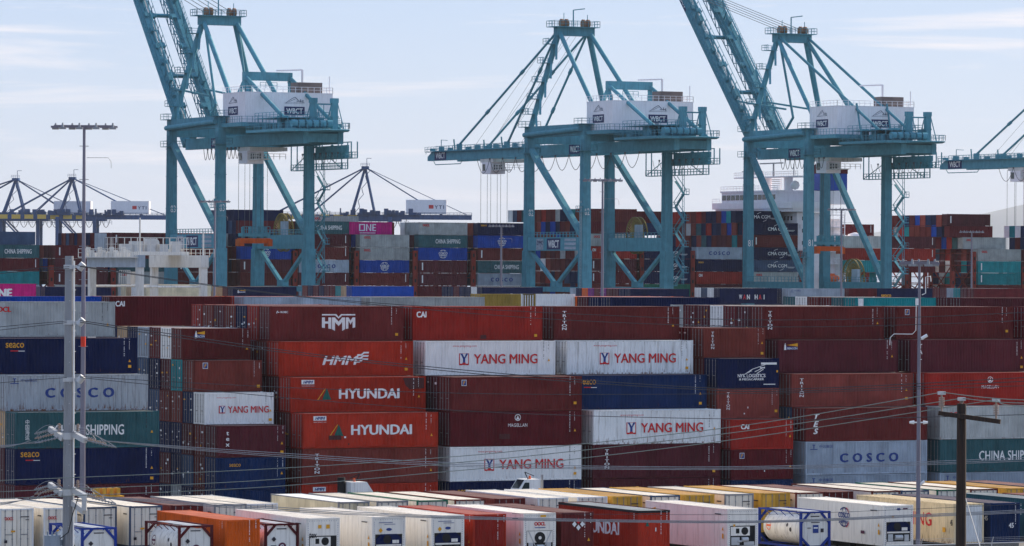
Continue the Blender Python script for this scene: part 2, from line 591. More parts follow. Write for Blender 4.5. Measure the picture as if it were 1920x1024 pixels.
def container_meshes(L, H, smooth=False):
    key = (L, H, smooth)
    if key in CM:
        return CM[key]
    x, y = L / 2, W / 2
    fr = MB()
    for sx in (-1, 1):
        for sy in (-1, 1):
            fr.box(sx * x - (.11 if sx > 0 else 0), sx * x + (0 if sx > 0 else .11), sy * y - (.11 if sy > 0 else 0), sy * y + (0 if sy > 0 else .11), .118, H - .118)
            for z0 in (0, H - .118):
                a, b2 = sx * (x + .003), sy * (y + .003)
                fr.box(min(a, a - sx * .178), max(a, a - sx * .178), min(b2, b2 - sy * .162), max(b2, b2 - sy * .162), z0, z0 + .118)
    for sy in (-1, 1):
        for z0, z1, t in ((.02, .16, .05), (H - .10, H - .02, .06)):
            a, b2 = sy * (y - .004), sy * (y - .004 - t)
            fr.box(-x + .18, x - .18, min(a, b2), max(a, b2), z0, z1)
    for sx in (-1, 1):
        for z0, z1 in ((.02, .16), (H - .13, H - .02)):
            a, b2 = sx * (x - .004), sx * (x - .08)
            fr.box(min(a, b2), max(a, b2), -y + .17, y - .17, z0, z1)
    sd = MB()
    if smooth:
        for sy in (-1, 1):
            sd.box(-x + .10, x - .10, sy * (y - .03) - .01, sy * (y - .03) + .01, .15, H - .09)
            k = 22
            for i in range(1, k):
                a = -x + .1 + (L - .2) * i / k
                yy = sy * (y - .016)
                sd.box(a - .02, a + .02, yy - .006, yy + .006, .2, H - .14)
    else:
        corrugated(sd, -x + .105, x - .105, .155, H - .095, -y + .006, .042, 1)
        corrugated(sd, -x + .105, x - .105, .155, H - .095, y - .006, .042, -1)
    rf = MB()
    n = int(L / .42)
    rf.box(-x + .1, x - .1, -y + .05, y - .05, H - .075, H - .045)
    if not smooth:
        for i in range(n):
            a = -x + .25 + (L - .5) * i / n
            rf.box(a, a + .2, -y + .12, y - .12, H - .044, H - .024)
    en = MB()
    t = MB()
    corrugated(t, -y + .11, y - .11, .155, H - .125, 0, .042, 1, pitch=0.25)
    en.add([(x - .006 - p[1], p[0], p[2]) for p in t.v], t.f)
    dr, lb = MB(), MB()
    for s in (0, 1):
        d, b = MB(), MB()
        ya, yb = (0.012, y - .115) if s == 0 else (-y + .115, -.012)
        d.box(-x + .035, -x + .075, ya, yb, .165, H - .135)
        kk = 5
        for i in range(kk):
            zc = .30 + (H - .75) * (i + .5) / kk
            d.box(-x + .022, -x + .034, ya + .08, yb - .08, zc - .17, zc + .17)
        for q in (.28, .76):
            yc = ya + (yb - ya) * q
            b.box(-x - .012, -x + .020, yc - .018, yc + .018, .10, H - .07)
            for zc in (.2, .8, 1.45, H - .6, H - .2):
                b.box(-x - .018, -x + .021, yc - .045, yc + .045, zc - .025, zc + .025)
        b.box(-x - .022, -x + .0, ya + (yb - ya) * .28, ya + (yb - ya) * .76, 1.08, 1.13)
        CM[(key, 'door', s)] = (d.mesh('door'), b.mesh('locking_bar'))
    CM[key] = dict(frame=fr.mesh('frame'), side=sd.mesh('side_panel'), roof=rf.mesh('roof_panel'), end=en.mesh('end_panel'),
                   door=[CM[(key, 'door', 0)], CM[(key, 'door', 1)]])
    return CM[key]


ROOT_N = [0]


def container(loc, L, H, color, label, group=None, rz=0.0, roof=None, end=None, smooth=False, name=None, frame=None, door_bar='door_bar', blind=True, doors=True, cat='container'):
    """a container thing; loc is the centre of its base. Local -X is the door end, -Y the front side."""
    name = name or 'shipping_container'
    r = empty(name, loc, label, cat, group, rz)
    m = container_meshes(L, H, smooth)
    link('frame', m['frame'], frame or color, r)
    link('side_panel', m['side'], color, r)
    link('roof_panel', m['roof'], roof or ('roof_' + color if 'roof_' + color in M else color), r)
    if blind:
        link('end_panel', m['end'], end or color, r)
    if doors:
        for d, b in m['door']:
            do = link('door', d, end or color, r)
            link('locking_bar', b, door_bar, do)
    r['L'], r['H'] = L, H
    if not smooth: r['ribs'] = True
    return r


def front(r):
    L, H = r['L'], r['H']
    from mathutils import Euler
    f = Face(r, (-L / 2, -W / 2, 0), Euler((pi / 2, 0, 0)), L, H)
    f.ribs = r.get('ribs', False)
    return f


def back(r):
    from mathutils import Euler
    L, H = r['L'], r['H']
    return Face(r, (L / 2, W / 2, 0), Euler((pi / 2, 0, pi)), L, H)


def door_end(r, out=.03):
    from mathutils import Euler
    L, H = r['L'], r['H']
    return Face(r, (-L / 2 - out, W / 2, 0), Euler((pi / 2, 0, -pi / 2)), W, H)


def blind_end(r, out=.005):
    from mathutils import Euler
    L, H = r['L'], r['H']
    return Face(r, (L / 2 + out, -W / 2, 0), Euler((pi / 2, 0, pi / 2)), W, H)


# ---- marks seen on the boxes
def m_codes(f, mat='letter_white', a=.93, warn=True, dense=True):
    """the column of identification marks near the right end: thin runs of small print, warning triangle, yellow plate"""
    rnd = random.Random(f.root.name)
    polys = []
    for col in (0, 1):
        z = .47 if col == 0 else .45
        end = rnd.uniform(-.25, -.1) if col == 0 else rnd.uniform(.1, .25)
        while z > end:
            h = rnd.uniform(.010, .026)
            if rnd.random() < .8:
                polys.append([(-.5 + col * .78, z - h), (-.40 + col * .78, z - h), (-.40 + col * .78, z), (-.5 + col * .78, z)])
            z -= h + rnd.uniform(.012, .03)
    f.poly('code_marks', mat, a, .60, .58, f.h * .82, polys)
    if warn:
        k = rnd.random()
        if k < .75:
            f.poly('warning_triangle', 'sticker_yellow', a + .016, rnd.choice((.36, .44, .50)), .22, .22, [[(-.5, -.5), (.5, -.5), (0, .5)]])
        if k > .35:
            f.rect('warning_plate', 'sticker_yellow', a + .016, rnd.uniform(.13, .24), .27, .22)


def m_triton(f, a=.105):
    f.text('TRITON', 'letter_white', a, .58, .50, f.h * .56, bold=.02, vertical=True)


def m_yang(f, a=.54):
    f.text('www.yangming.com', 'letter_red', .30, .845, 2.25, .20, bold=.0)
    ca = a - .245
    f.rect('logo_frame', 'letter_red', ca, .47, .92, .98)
    f.rect('logo_field', 'letter_white', ca, .485, .74, .84)
    f.poly('logo_letter', 'letter_blue', ca, .49, .74, .84,
           [[(-.5, .5), (-.2, .5), (.02, .1), (.26, .5), (.5, .5), (.15, -.02), (.15, -.5), (-.14, -.5), (-.14, -.02)]])
    f.poly('logo_base', 'letter_red', ca, .33, .84, .22, [[(-.5, -.5), (-.28, -.5), (-.16, .5), (.16, .5), (.28, -.5), (.5, -.5), (.5, -.35), (-.5, -.35)]])
    f.text('YANG MING', 'letter_red', a + .075, .475, 6.0, .82, bold=.016)


def m_hyundai(f, a=.58):
    f.text('HYUNDAI', 'letter_white', a, .52, 5.5, .84, bold=.035)
    f.poly('logo_sail', 'logo_green', a - .325, .52, 1.05, .96, [[(-.28, -.5), (.5, -.5), (.1, .5)]])
    f.poly('logo_edge', 'letter_gold', a - .345, .52, 1.0, .96, [[(-.5, -.5), (-.4, -.5), (.25, .42), (.22, .5)]])
    f.rect('logo_plate', 'letter_white', .125, .86, 1.15, .36)
    f.text('HMM', 'letter_blue', .125, .86, .9, .24, bold=.04, shear=.3)
    f.text('www.hmm21.com', 'letter_white', .125, .755, 1.15, .09, bold=.0)


def m_hmm_block(f):
    P = []
    P += [[(-.5, .44), (-.11, .44), (0, .26), (.11, .44), (.5, .44), (.5, .5), (.08, .5), (0, .37), (-.08, .5), (-.5, .5)]]
    P[0] = [(-.5, .42), (-.10, .42), (0, .22), (0, .32), (-.07, .5), (-.5, .5)]
    P += [[(0, .22), (.10, .42), (.5, .42), (.5, .5), (.07, .5), (0, .32)]]
    P += [[(-.5, -.30), (-.41, -.33), (-.41, .30), (-.5, .30)], [(-.31, -.36), (-.22, -.39), (-.22, .30), (-.31, .30)], [(-.41, -.07), (-.31, -.07), (-.31, .06), (-.41, .06)]]
    P += [[(-.20, -.40), (-.11, -.5), (-.11, .30), (-.20, .30)], [(.11, -.5), (.20, -.40), (.20, .30), (.11, .30)],
          [(-.11, .30), (-.11, .02), (0, -.22), (0, .05)], [(.11, .30), (0, .05), (0, -.22), (.11, .02)]]
    P += [[(.22, -.39), (.30, -.36), (.30, .30), (.22, .30)], [(.42, -.33), (.5, -.30), (.5, .30), (.42, .30)],
          [(.30, .30), (.30, .08), (.36, -.14), (.36, .10)], [(.42, .30), (.36, .10), (.36, -.14), (.42, .08)]]
    f.poly('logo', 'letter_white', .51, .53, 3.05, 1.40, P)
    f.text('KOBC', 'letter_white', .105, .83, .68, .17, bold=.04)
    f.poly('logo_mark', 'letter_white', .055, .83, .3, .2, [[(-.5, -.5), (-.2, -.5), (.1, .5), (-.2, .5)], [(.05, -.3), (.4, -.3), (.5, .1), (.15, .1)]])


def m_hmm_wing(f):
    f.text('HMM', 'letter_white', .455, .455, 3.3, .76, bold=.03, shear=.28)
    P = []
    for i in range(3):
        y = .34 - i * .3
        P += [[(-.5 - .08 * i, y - .22), (-.1 - .08 * i, y - .22), (.12 - .06 * i, y), (.5 - .04 * i, y), (.55 - .04 * i, y + .15), (.08 - .06 * i, y + .15), (-.16 - .08 * i, y - .06), (-.46 - .08 * i, y - .06)]]
    f.poly('logo_wing', 'letter_white', .622, .54, 1.05, .92, P)


def m_cai(f, a=.045, s=1.0):
    f.text('CAI', 'letter_white', a + .02, .76, .95 * s, .52 * s, bold=.05)


def m_magellan(f, a=.51, b=.70):
    f.text('MAGELLAN', 'letter_white', a, b - .10, 1.8, .28, bold=.0)
    f.poly('logo_ring', 'letter_white', a, b + .12, .56, .56, arc_polys(0, 2 * pi, .40, .5, 20) + [[(-.3, -.3), (0, .35), (.05, -.3)], [(.1, -.3), (0, .35), (.3, -.3)]])


def m_seaco(f, a=.10, b=.84):
    f.text('seaco', 'letter_gold', a, b, 1.55, .40, bold=.012)
    f.rect('tagline', 'letter_red', a, b - .155, .75, .08)
    f.rect('tagline', 'letter_white', a + .045, b - .16, .55, .05)


def m_beacon(f, a=.13, b=.80, w=1.2):
    f.poly('logo_beam', 'sticker_yellow', a + .02, b + .05, w * .9, .30, [[(-.5, -.05), (.5, .5), (.5, -.5)]])
    f.rect('logo_plate', 'letter_blue', a + .01, b - .05, w, .26)
    f.text('BEACON', 'letter_white', a + .02, b - .055, w * .82, .18, bold=.02)
    f.poly('logo_tower', 'letter_white', a - .042, b, .22, .6, [[(-.5, -.5), (.5, -.5), (.3, .3), (-.3, .3)], [(-.2, .34), (.2, .34), (.1, .5), (-.1, .5)]])


def m_fflag(f, a=.10, b=.83):
    f.rect('logo_plate', 'letter_white', a, b, .46, .50)
    f.rect('logo_field', 'letter_blue', a, b, .38, .42)
    f.text('F', 'sticker_yellow', a, b, .22, .30, bold=.04, shear=.2)


def m_cosco(f, s=1.0, cjk=True, a=.52, b=.50, w=5.9):
    f.text('COSCO', 'letter_blue', a, b, w * s, .80 * s, bold=.05, space=1.75)
    if cjk:
        f.text('中远集团', 'letter_blue', .165, .85, 1.35, .26, bold=.0)
        f.poly('logo', 'letter_blue', .065, .83, .75, .44, [[(-.5, -.5), (.5, -.5), (.44, -.36), (-.44, -.36)], [(-.05, -.3), (.05, -.3), (.05, .4), (-.05, .4)], [(-.2, .36), (.2, .36), (.2, .5), (-.2, .5)]])


def m_globe(f, a=.5, b=.53, s=1.0, mat='letter_white', big=True):
    P = arc_polys(.25 * pi, .75 * pi, .44, .5) + arc_polys(1.25 * pi, 1.75 * pi, .44, .5)
    P += arc_polys(.2 * pi, .8 * pi, .44, .5, cx=0, sx=.45) + arc_polys(1.2 * pi, 1.8 * pi, .44, .5, sx=.45)
    f.poly('logo_globe', mat, a, b, 1.75 * s, 1.55 * s, P)
    f.text('COSCO', mat, a, b + .05, 1.75 * s, .42 * s, bold=.04)
    f.text('SHIPPING', mat, a, b - .12, 1.55 * s, .26 * s, bold=.03)


def m_china(f, a=.56, w=6.4, cjk=True):
    f.text('CHINA SHIPPING', 'letter_white', a, .50, w, .84, bold=.02, space=1.04)
    if cjk:
        f.text('中国海运', 'letter_white', .08, .52, .36, f.h * .56, bold=.0, vertical=True)


def m_oocl(f, a=.16, b=.76, s=1.0, mat='letter_red'):
    f.text('OOCL', mat, a, b, 1.75 * s, .44 * s, bold=.055, space=.92)


def m_cma(f, a=.55, s=1.0):
    f.text('CMA CGM', 'letter_white', a, .50, 5.2 * s, .80 * s, bold=.02)
    f.poly('logo_arc', 'letter_white', a + .03, .50, 3.4 * s, 2.2 * s, arc_polys(.55 * pi, .80 * pi, .46, .5, 8) + arc_polys(1.55 * pi, 1.80 * pi, .46, .5, 8))
    f.rect('small_print', 'letter_white', a + .30, .40, 2.0, .09)
    f.rect('small_print', 'letter_white', a + .30, .33, 1.5, .07)


def m_one(f):
    P = [[(-.5, -.5), (-.15, -.5), (-.15, -.36), (-.5, -.36)], [(-.5, .36), (-.15, .36), (-.15, .5), (-.5, .5)], [(-.5, -.36), (-.43, -.36), (-.43, .36), (-.5, .36)], [(-.22, -.36), (-.15, -.36), (-.15, .36), (-.22, .36)],
         [(-.09, -.5), (-.02, -.5), (-.02, .5), (-.09, .5)], [(.15, -.5), (.22, -.5), (.22, .5), (.15, .5)], [(-.02, .5), (-.02, .30), (.15, -.5), (.15, -.30)],
         [(.28, -.5), (.35, -.5), (.35, .5), (.28, .5)], [(.35, -.5), (.5, -.5), (.5, -.36), (.35, -.36)], [(.35, .36), (.5, .36), (.5, .5), (.35, .5)], [(.35, -.07), (.48, -.07), (.48, .07), (.35, .07)]]
    f.poly('logo', 'letter_white', .50, .55, 4.2, 1.55, P)
    f.rect('tagline', 'letter_white', .50, .13, 3.9, .14)


def m_small(f):
    rnd = random.Random(f.root.name + 's')
    for i in range(2):
        f.rect('scuff', rnd.choice(('patch_dark', 'letter_white')), rnd.uniform(.15, .8), rnd.uniform(.1, .4), rnd.uniform(.08, .2), rnd.uniform(.08, .2))


def m_vtext(f, s, a, b=.55, w=.42, h=1.5, mat='letter_white', bold=.03, rot=True):
    """a word written up the side, turned a quarter"""
    from mathutils import Euler
    o = f.text(s, mat, a, b, h, w, bold=bold)
    o.rotation_euler = (Matrix.Rotation(-pi / 2, 3, V(f.R @ V((0, 0, 1)))) @ f.R).to_euler()
    return o


# ------------------------------------------------------------------ setting
def struct(name, mb, mats, **kw):
    return mb.obj(name, mats, kind='structure', **kw)


QUAY = 913.0
g = MB(); g.add([(-3000, -300, 0), (6000, -300, 0), (6000, QUAY, 0), (-3000, QUAY, 0)], [(0, 1, 2, 3)])
struct('ground', g, 'asphalt')
g = MB(); g.add([(-12000, QUAY, -4), (40000, QUAY, -4), (40000, 36000, -4), (-12000, 36000, -4)], [(0, 1, 2, 3)])
struct('harbour_water', g, 'water')
g = MB(); g.box(-3000, 6000, QUAY - 1.2, QUAY + .2, -6, .25)
struct('quay_edge', g, 'asphalt')
# far hills on the horizon, beyond the harbour
g = MB()
HD = 29000.0
HS = HD / 5200
hu = U(1905, HD)
for k, (dx, hgt, wd) in enumerate(((0, 92, 260), (-120, 60, 300), (330, 70, 420), (900, 84, 700), (-500, 30, 420))):
    nx, ny = 14, 6
    vs, fs = [], []
    for i in range(nx + 1):
        for j in range(ny + 1):
            a, b2 = i / nx * 2 - 1, j / ny * 2 - 1
            zz = hgt * max(0, (1 - a * a)) * max(0, (1 - b2 * b2)) * (1 + .12 * sin(7 * a + k) * cos(5 * b2)) - 1.5
            vs.append((hu + (dx + a * wd) * HS, HD + k * 300 + b2 * 1500, zz * HS))
    for i in range(nx):
        for j in range(ny):
            q = i * (ny + 1) + j
            fs.append((q, q + ny + 1, q + ny + 2, q + 1))
    g.add(vs, fs, 0, True)
struct('hills', g, 'hill')

# ------------------------------------------------------------------ the stacked blocks
VA, P = 334.5, 2.50            # front face of the nearest row, row pitch
COLU = dict(L=120.1, A=144.84, B=158.17, C=171.49, D=192.08, G=205.6, H=219.0)
SH = 137.25                    # left end of the short stack beside column L
EH = 184.75                    # left end of the short stack between C and D
LONG = 'rows of stacked boxes in the yard'
CW = dict(maroon='maroon', dark_red='dark red', brown='brown', plum='plum', red='red', bright_red='bright red', salmon='salmon brown', orange='orange',
          navy='navy', blue='blue', bright_blue='bright blue', slate='slate blue', grey='grey', pale_blue='pale blue', teal='grey green', bright_teal='bright teal', green='green',
          magenta='magenta', yellow='mustard yellow', mustard='dull mustard', cream='cream', tan='tan', purple='purple', white='white', rusty_white='rust streaked white', rusty_cream='rusty cream', rusty_grey='rust streaked grey', reefer_white='white')


def box40(u0, row, tier, color, label, z0=0.0, du=0.0, **kw):
    return container((u0 + du + L40 / 2, VA + W / 2 + row * P, z0 + (tier - 1) * HC), L40, HC, color, label, LONG, **kw)


def box20(u0, row, tier, color, label, du=0.0, **kw):
    return container((u0 + du + L20 / 2, VA + W / 2 + row * P, (tier - 1) * STD), L20, STD, color, label, LONG, **kw)


def mk(r, *fs, codes=True):
    f = front(r)
    for fn in fs:
        fn(f)
    if codes:
        m_codes(f, 'letter_dark' if codes == 'dark' else 'letter_white')
    return r


# column A (tier, row): left of centre, the carrier's red boxes
a = COLU['A']
mk(box40(a, 0, 1, 'bright_red', 'red container on the ground with a small white plate, under the lettered brown one'),
   lambda f: (f.rect('logo_plate', 'letter_white', .125, .86, 1.15, .36), f.text('HMM', 'letter_blue', .125, .86, .9, .24, bold=.04, shear=.3)))
mk(box40(a, 0, 2, 'brown', 'brown container lettered TRITON under the lower red HYUNDAI one'), m_triton)
mk(box40(a, 0, 3, 'bright_red', 'lower of two red containers lettered HYUNDAI, whole green sail over a dark patch'), m_hyundai,
   lambda f: f.rect('repaint_patch', 'patch_dark', .235, .31, 1.1, .36), m_small)
mk(box40(a, 1, 4, 'bright_red', 'upper red container lettered HYUNDAI with a dark repainted corner'), m_hyundai,
   lambda f: f.poly('repaint_patch', 'patch_dark', .91, .80, 1.9, .95, [[(-.5, .5), (-.42, -.1), (-.2, -.5), (.5, -.42), (.5, .5)]]))
mk(box40(a, 2, 5, 'bright_red', 'red container with slanted white HMM lettering and wing stripes'), m_hmm_wing)
mk(box40(a, 3, 6, 'maroon', 'maroon container with blocky white HMM emblem, top of its stack', du=.25), m_hmm_block)
# column B
a = COLU['B']
mk(box40(a, 0, 1, 'navy', 'navy container lettered seaco on the ground under a white YANG MING box'), lambda f: m_seaco(f, .12, .70))
mk(box40(a, 0, 2, 'white', 'lowest white YANG MING container, between the navy and the MAGELLAN box', frame='white'), m_yang, codes='dark')
mk(box40(a, 0, 3, 'dark_red', 'dark red container with small MAGELLAN emblem left of the YANG MING stack'), m_magellan, lambda f: f.rect('repaint_patch', 'patch_dark', .41, .28, 1.0, .42))
mk(box40(a, 0, 4, 'maroon', 'plain maroon container with small yellow F badge on top of the MAGELLAN box'), m_fflag)
mk(box40(a, 2, 5, 'white', 'clean white YANG MING container right of the slanted HMM one'), m_yang, codes='dark')
mk(box40(a, 3, 6, 'red', 'red container lettered CAI right of the blocky HMM emblem'), m_cai, lambda f: f.rect('repaint_patch', 'patch_dark', .54, .10, .55, .32))
# column C
a = COLU['C']
mk(box40(a, 0, 1, 'plum', 'plum brown container on the ground under the long TRITON one'))
mk(box40(a, 0, 2, 'plum', 'plum brown container lettered TRITON beneath a white YANG MING box'), m_triton)
mk(box40(a, 0, 3, 'rusty_white', 'scuffed white YANG MING container on the plum brown TRITON box'), m_yang, codes='dark')
mk(box40(a, 1, 4, 'blue', 'plain dark blue container lettered seaco between two white YANG MING boxes'), lambda f: m_seaco(f, .06, .80))
mk(box40(a, 2, 5, 'rusty_white', 'white YANG MING container with rusted left edge above the blue seaco box'), m_yang, codes='dark')
mk(box40(a, 3, 6, 'maroon', 'maroon container lettered TRITON on top above a white YANG MING box'), lambda f: m_triton(f, .08))
# column D
a = COLU['D']
mk(box40(a, 0, 1, 'pale_blue', 'pale blue COSCO container on the ground, only its upper edge in sight'), lambda f: m_cosco(f, .01))
mk(box40(a, 0, 2, 'pale_blue', 'pale blue container with spaced navy COSCO letters at the right'), m_cosco, codes=False)
mk(box40(a, 0, 3, 'maroon', 'maroon container with slanted stacked letters TES on the pale blue COSCO box'), lambda f: f.text('TES', 'letter_white', .085, .52, .62, 1.75, bold=.05, vertical=True, shear=.3), codes=False)
mk(box40(a, 1, 4, 'salmon', 'faded brown container lettered TRITON over the one with slanted letters'), lambda f: m_triton(f, .08))
mk(box40(a, 2, 5, 'plum', 'dark plum container with yellow and white BEACON badge under a top TRITON box'), lambda f: m_beacon(f, .10))
mk(box40(a, 3, 6, 'maroon', 'maroon container lettered TRITON on top right of the open row of box ends'), lambda f: m_triton(f, .05))
# column G
a = COLU['G']
mk(box40(a, 0, 1, 'pale_blue', 'pale blue container on the ground under the CHINA SHIPPING box at right'), lambda f: m_cosco(f, .01))
mk(box40(a, 0, 2, 'teal', 'grey green CHINA SHIPPING container behind the wooden pole'), lambda f: m_china(f, .60, 6.6, False))
mk(box40(a, 0, 3, 'grey', 'grey OOCL container behind the wooden pole crossarm'), lambda f: m_oocl(f, .10))
mk(box40(a, 1, 4, 'red', 'red container with MAGELLAN emblem near the right edge'), lambda f: m_magellan(f, .55, .66))
mk(box40(a, 2, 5, 'plum', 'plum container crossed by the lamp mast under the small F badge one'), lambda f: f.text('TAL', 'letter_white', .08, .62, .4, 1.4, bold=.03, vertical=True))
mk(box40(a, 3, 6, 'maroon', 'maroon container with small F badge, topmost beside the lamp mast'), lambda f: m_fflag(f, .09))
a = COLU['H']
for r_, t_, cc in ((0, 1, 'plum'), (0, 2, 'navy'), (0, 3, 'maroon'), (1, 4, 'brown')):
    mk(box40(a, r_, t_, cc, '%s container of the column beyond the right edge, tier %s from the ground' % (CW[cc], ('one', 'two', 'three', 'four')[t_ - 1]), du=.3))
for r_, t_, cc in ((3, 6, 'dark_red'), (3, 5, 'dark_red'), (2, 4, 'maroon')):
    mk(box40(a, r_, t_, cc, '%s container cut by the right edge of view, %s' % (CW[cc], {6: 'topmost there', 5: 'second from top', 4: 'third from top'}[t_]), du=.3))
# column L, on its low kerb
a = COLU['L']
g = MB(); g.box(a - 3, a + L40 + 1, VA - .4, VA + 26, .004, .34)
struct('yard_kerb', g, 'asphalt')
zk = .34
mk(box40(a, 0, 1, 'plum', 'plum container with white and yellow BEACON badge on the ground at far left', zk), lambda f: m_beacon(f, .13, .55, 1.5))
mk(box40(a, 0, 2, 'navy', 'navy container with gold seaco lettering under CHINA SHIPPING at left', zk), m_seaco)
mk(box40(a, 0, 3, 'teal', 'grey green CHINA SHIPPING container behind the steel utility pole', zk), lambda f: m_china(f, .51, 5.9), codes='dark')
mk(box40(a, 1, 4, 'rusty_grey', 'rust streaked grey COSCO container behind the steel utility pole', zk), m_cosco, codes=False)
mk(box40(a, 2, 5, 'navy', 'navy container with gold seaco lettering and small print, second from top at left', zk), lambda f: m_seaco(f, .14, .80))
mk(box40(a, 4, 6, 'grey', 'grey OOCL container on top at far left', zk), lambda f: m_oocl(f, .19, .78), codes='dark')
# the short stacks of half-length boxes
mk(box20(SH, 0, 1, 'blue', 'short dark blue container on the ground under the seaco half-length one'), codes=False)
mk(box20(SH, 0, 2, 'blue', 'short dark blue container with small seaco lettering beside the red plate box'), lambda f: f.text('seaco', 'letter_gold', .27, .76, 1.0, .24, bold=.01))
mk(box20(SH, 0, 3, 'plum', 'short plum container with stacked tex lettering'), lambda f: f.text('tex', 'letter_white', .16, .58, .34, 1.2, bold=.03, vertical=True))
mk(box20(SH, 1, 4, 'white', 'short white YANG MING container, half the length of the others'), lambda f: (
    f.text('www.yangming.com', 'letter_red', .31, .84, 1.7, .13, bold=0), f.rect('logo_frame', 'letter_red', .25, .47, .56, .62), f.rect('logo_field', 'letter_white', .25, .48, .44, .52),
    f.poly('logo_letter', 'letter_blue', .25, .48, .44, .52, [[(-.5, .5), (-.2, .5), (.02, .1), (.26, .5), (.5, .5), (.15, -.02), (.15, -.5), (-.14, -.5), (-.14, -.02)]]),
    f.text('YANG MING', 'letter_red', .63, .47, 3.6, .56, bold=.016)), codes='dark')
mk(box20(SH, 2, 5, 'brown', 'short brown container with small F badge above the short white one'), lambda f: m_fflag(f, .17))
mk(box20(SH, 3, 6, 'maroon', 'short maroon container with BEACON badge on top of the half-length stack'), lambda f: m_beacon(f, .24, .80, .95))
mk(box20(EH, 0, 1, 'blue', 'short dark blue container on the ground in the half-length stack at right'), codes=False)
mk(box20(EH, 0, 2, 'dark_red', 'short dark red container with F badge below the short CAI one'), lambda f: m_fflag(f, .17, .80), m_small)
mk(box20(EH, 0, 3, 'red', 'short red container lettered CAI'), lambda f: m_cai(f, .2, .85))
mk(box20(EH, 1, 4, 'salmon', 'short brown container lettered TRITON below the navy NYK LOGISTICS box'), lambda f: f.text('TRITON', 'letter_white', .17, .58, .36, 1.5, bold=.02, vertical=True), m_small)
r_ = mk(box20(EH, 1, 5, 'navy', 'short navy container lettered NYK LOGISTICS with a white wing'), codes=False)
f = front(r_)
f.text('NYK LOGISTICS', 'letter_white', .55, .42, 2.75, .30, bold=.03)
f.text('& MEGACARRIER', 'letter_white', .55, .30, 2.45, .18, bold=.03)
f.poly('logo_wing', 'letter_white', .60, .60, 2.1, .95, [line_poly(-.5, -.4, -.1, .1, .05), line_poly(-.1, .1, .5, .5, .05), line_poly(.0, -.15, .48, .3, .05), line_poly(.1, -.3, .4, .08, .05), line_poly(-.5, -.4, -.15, -.05, .05)])
f.rect('code_plate', 'letter_white', .83, .82, 1.55, .18)
f.rect('code_plate', 'letter_white', .72, .68, .5, .10)
f.rect('code_plate', 'letter_white', .84, .13, 1.2, .07)
f.rect('warning_plate', 'sticker_yellow', .96, .56, .16, .18)
mk(box20(EH, 2, 6, 'brown', 'short brown container lettered TRITON on top of the half-length stack at right'), lambda f: f.text('TRITON', 'letter_white', .14, .58, .36, 1.5, bold=.02, vertical=True))

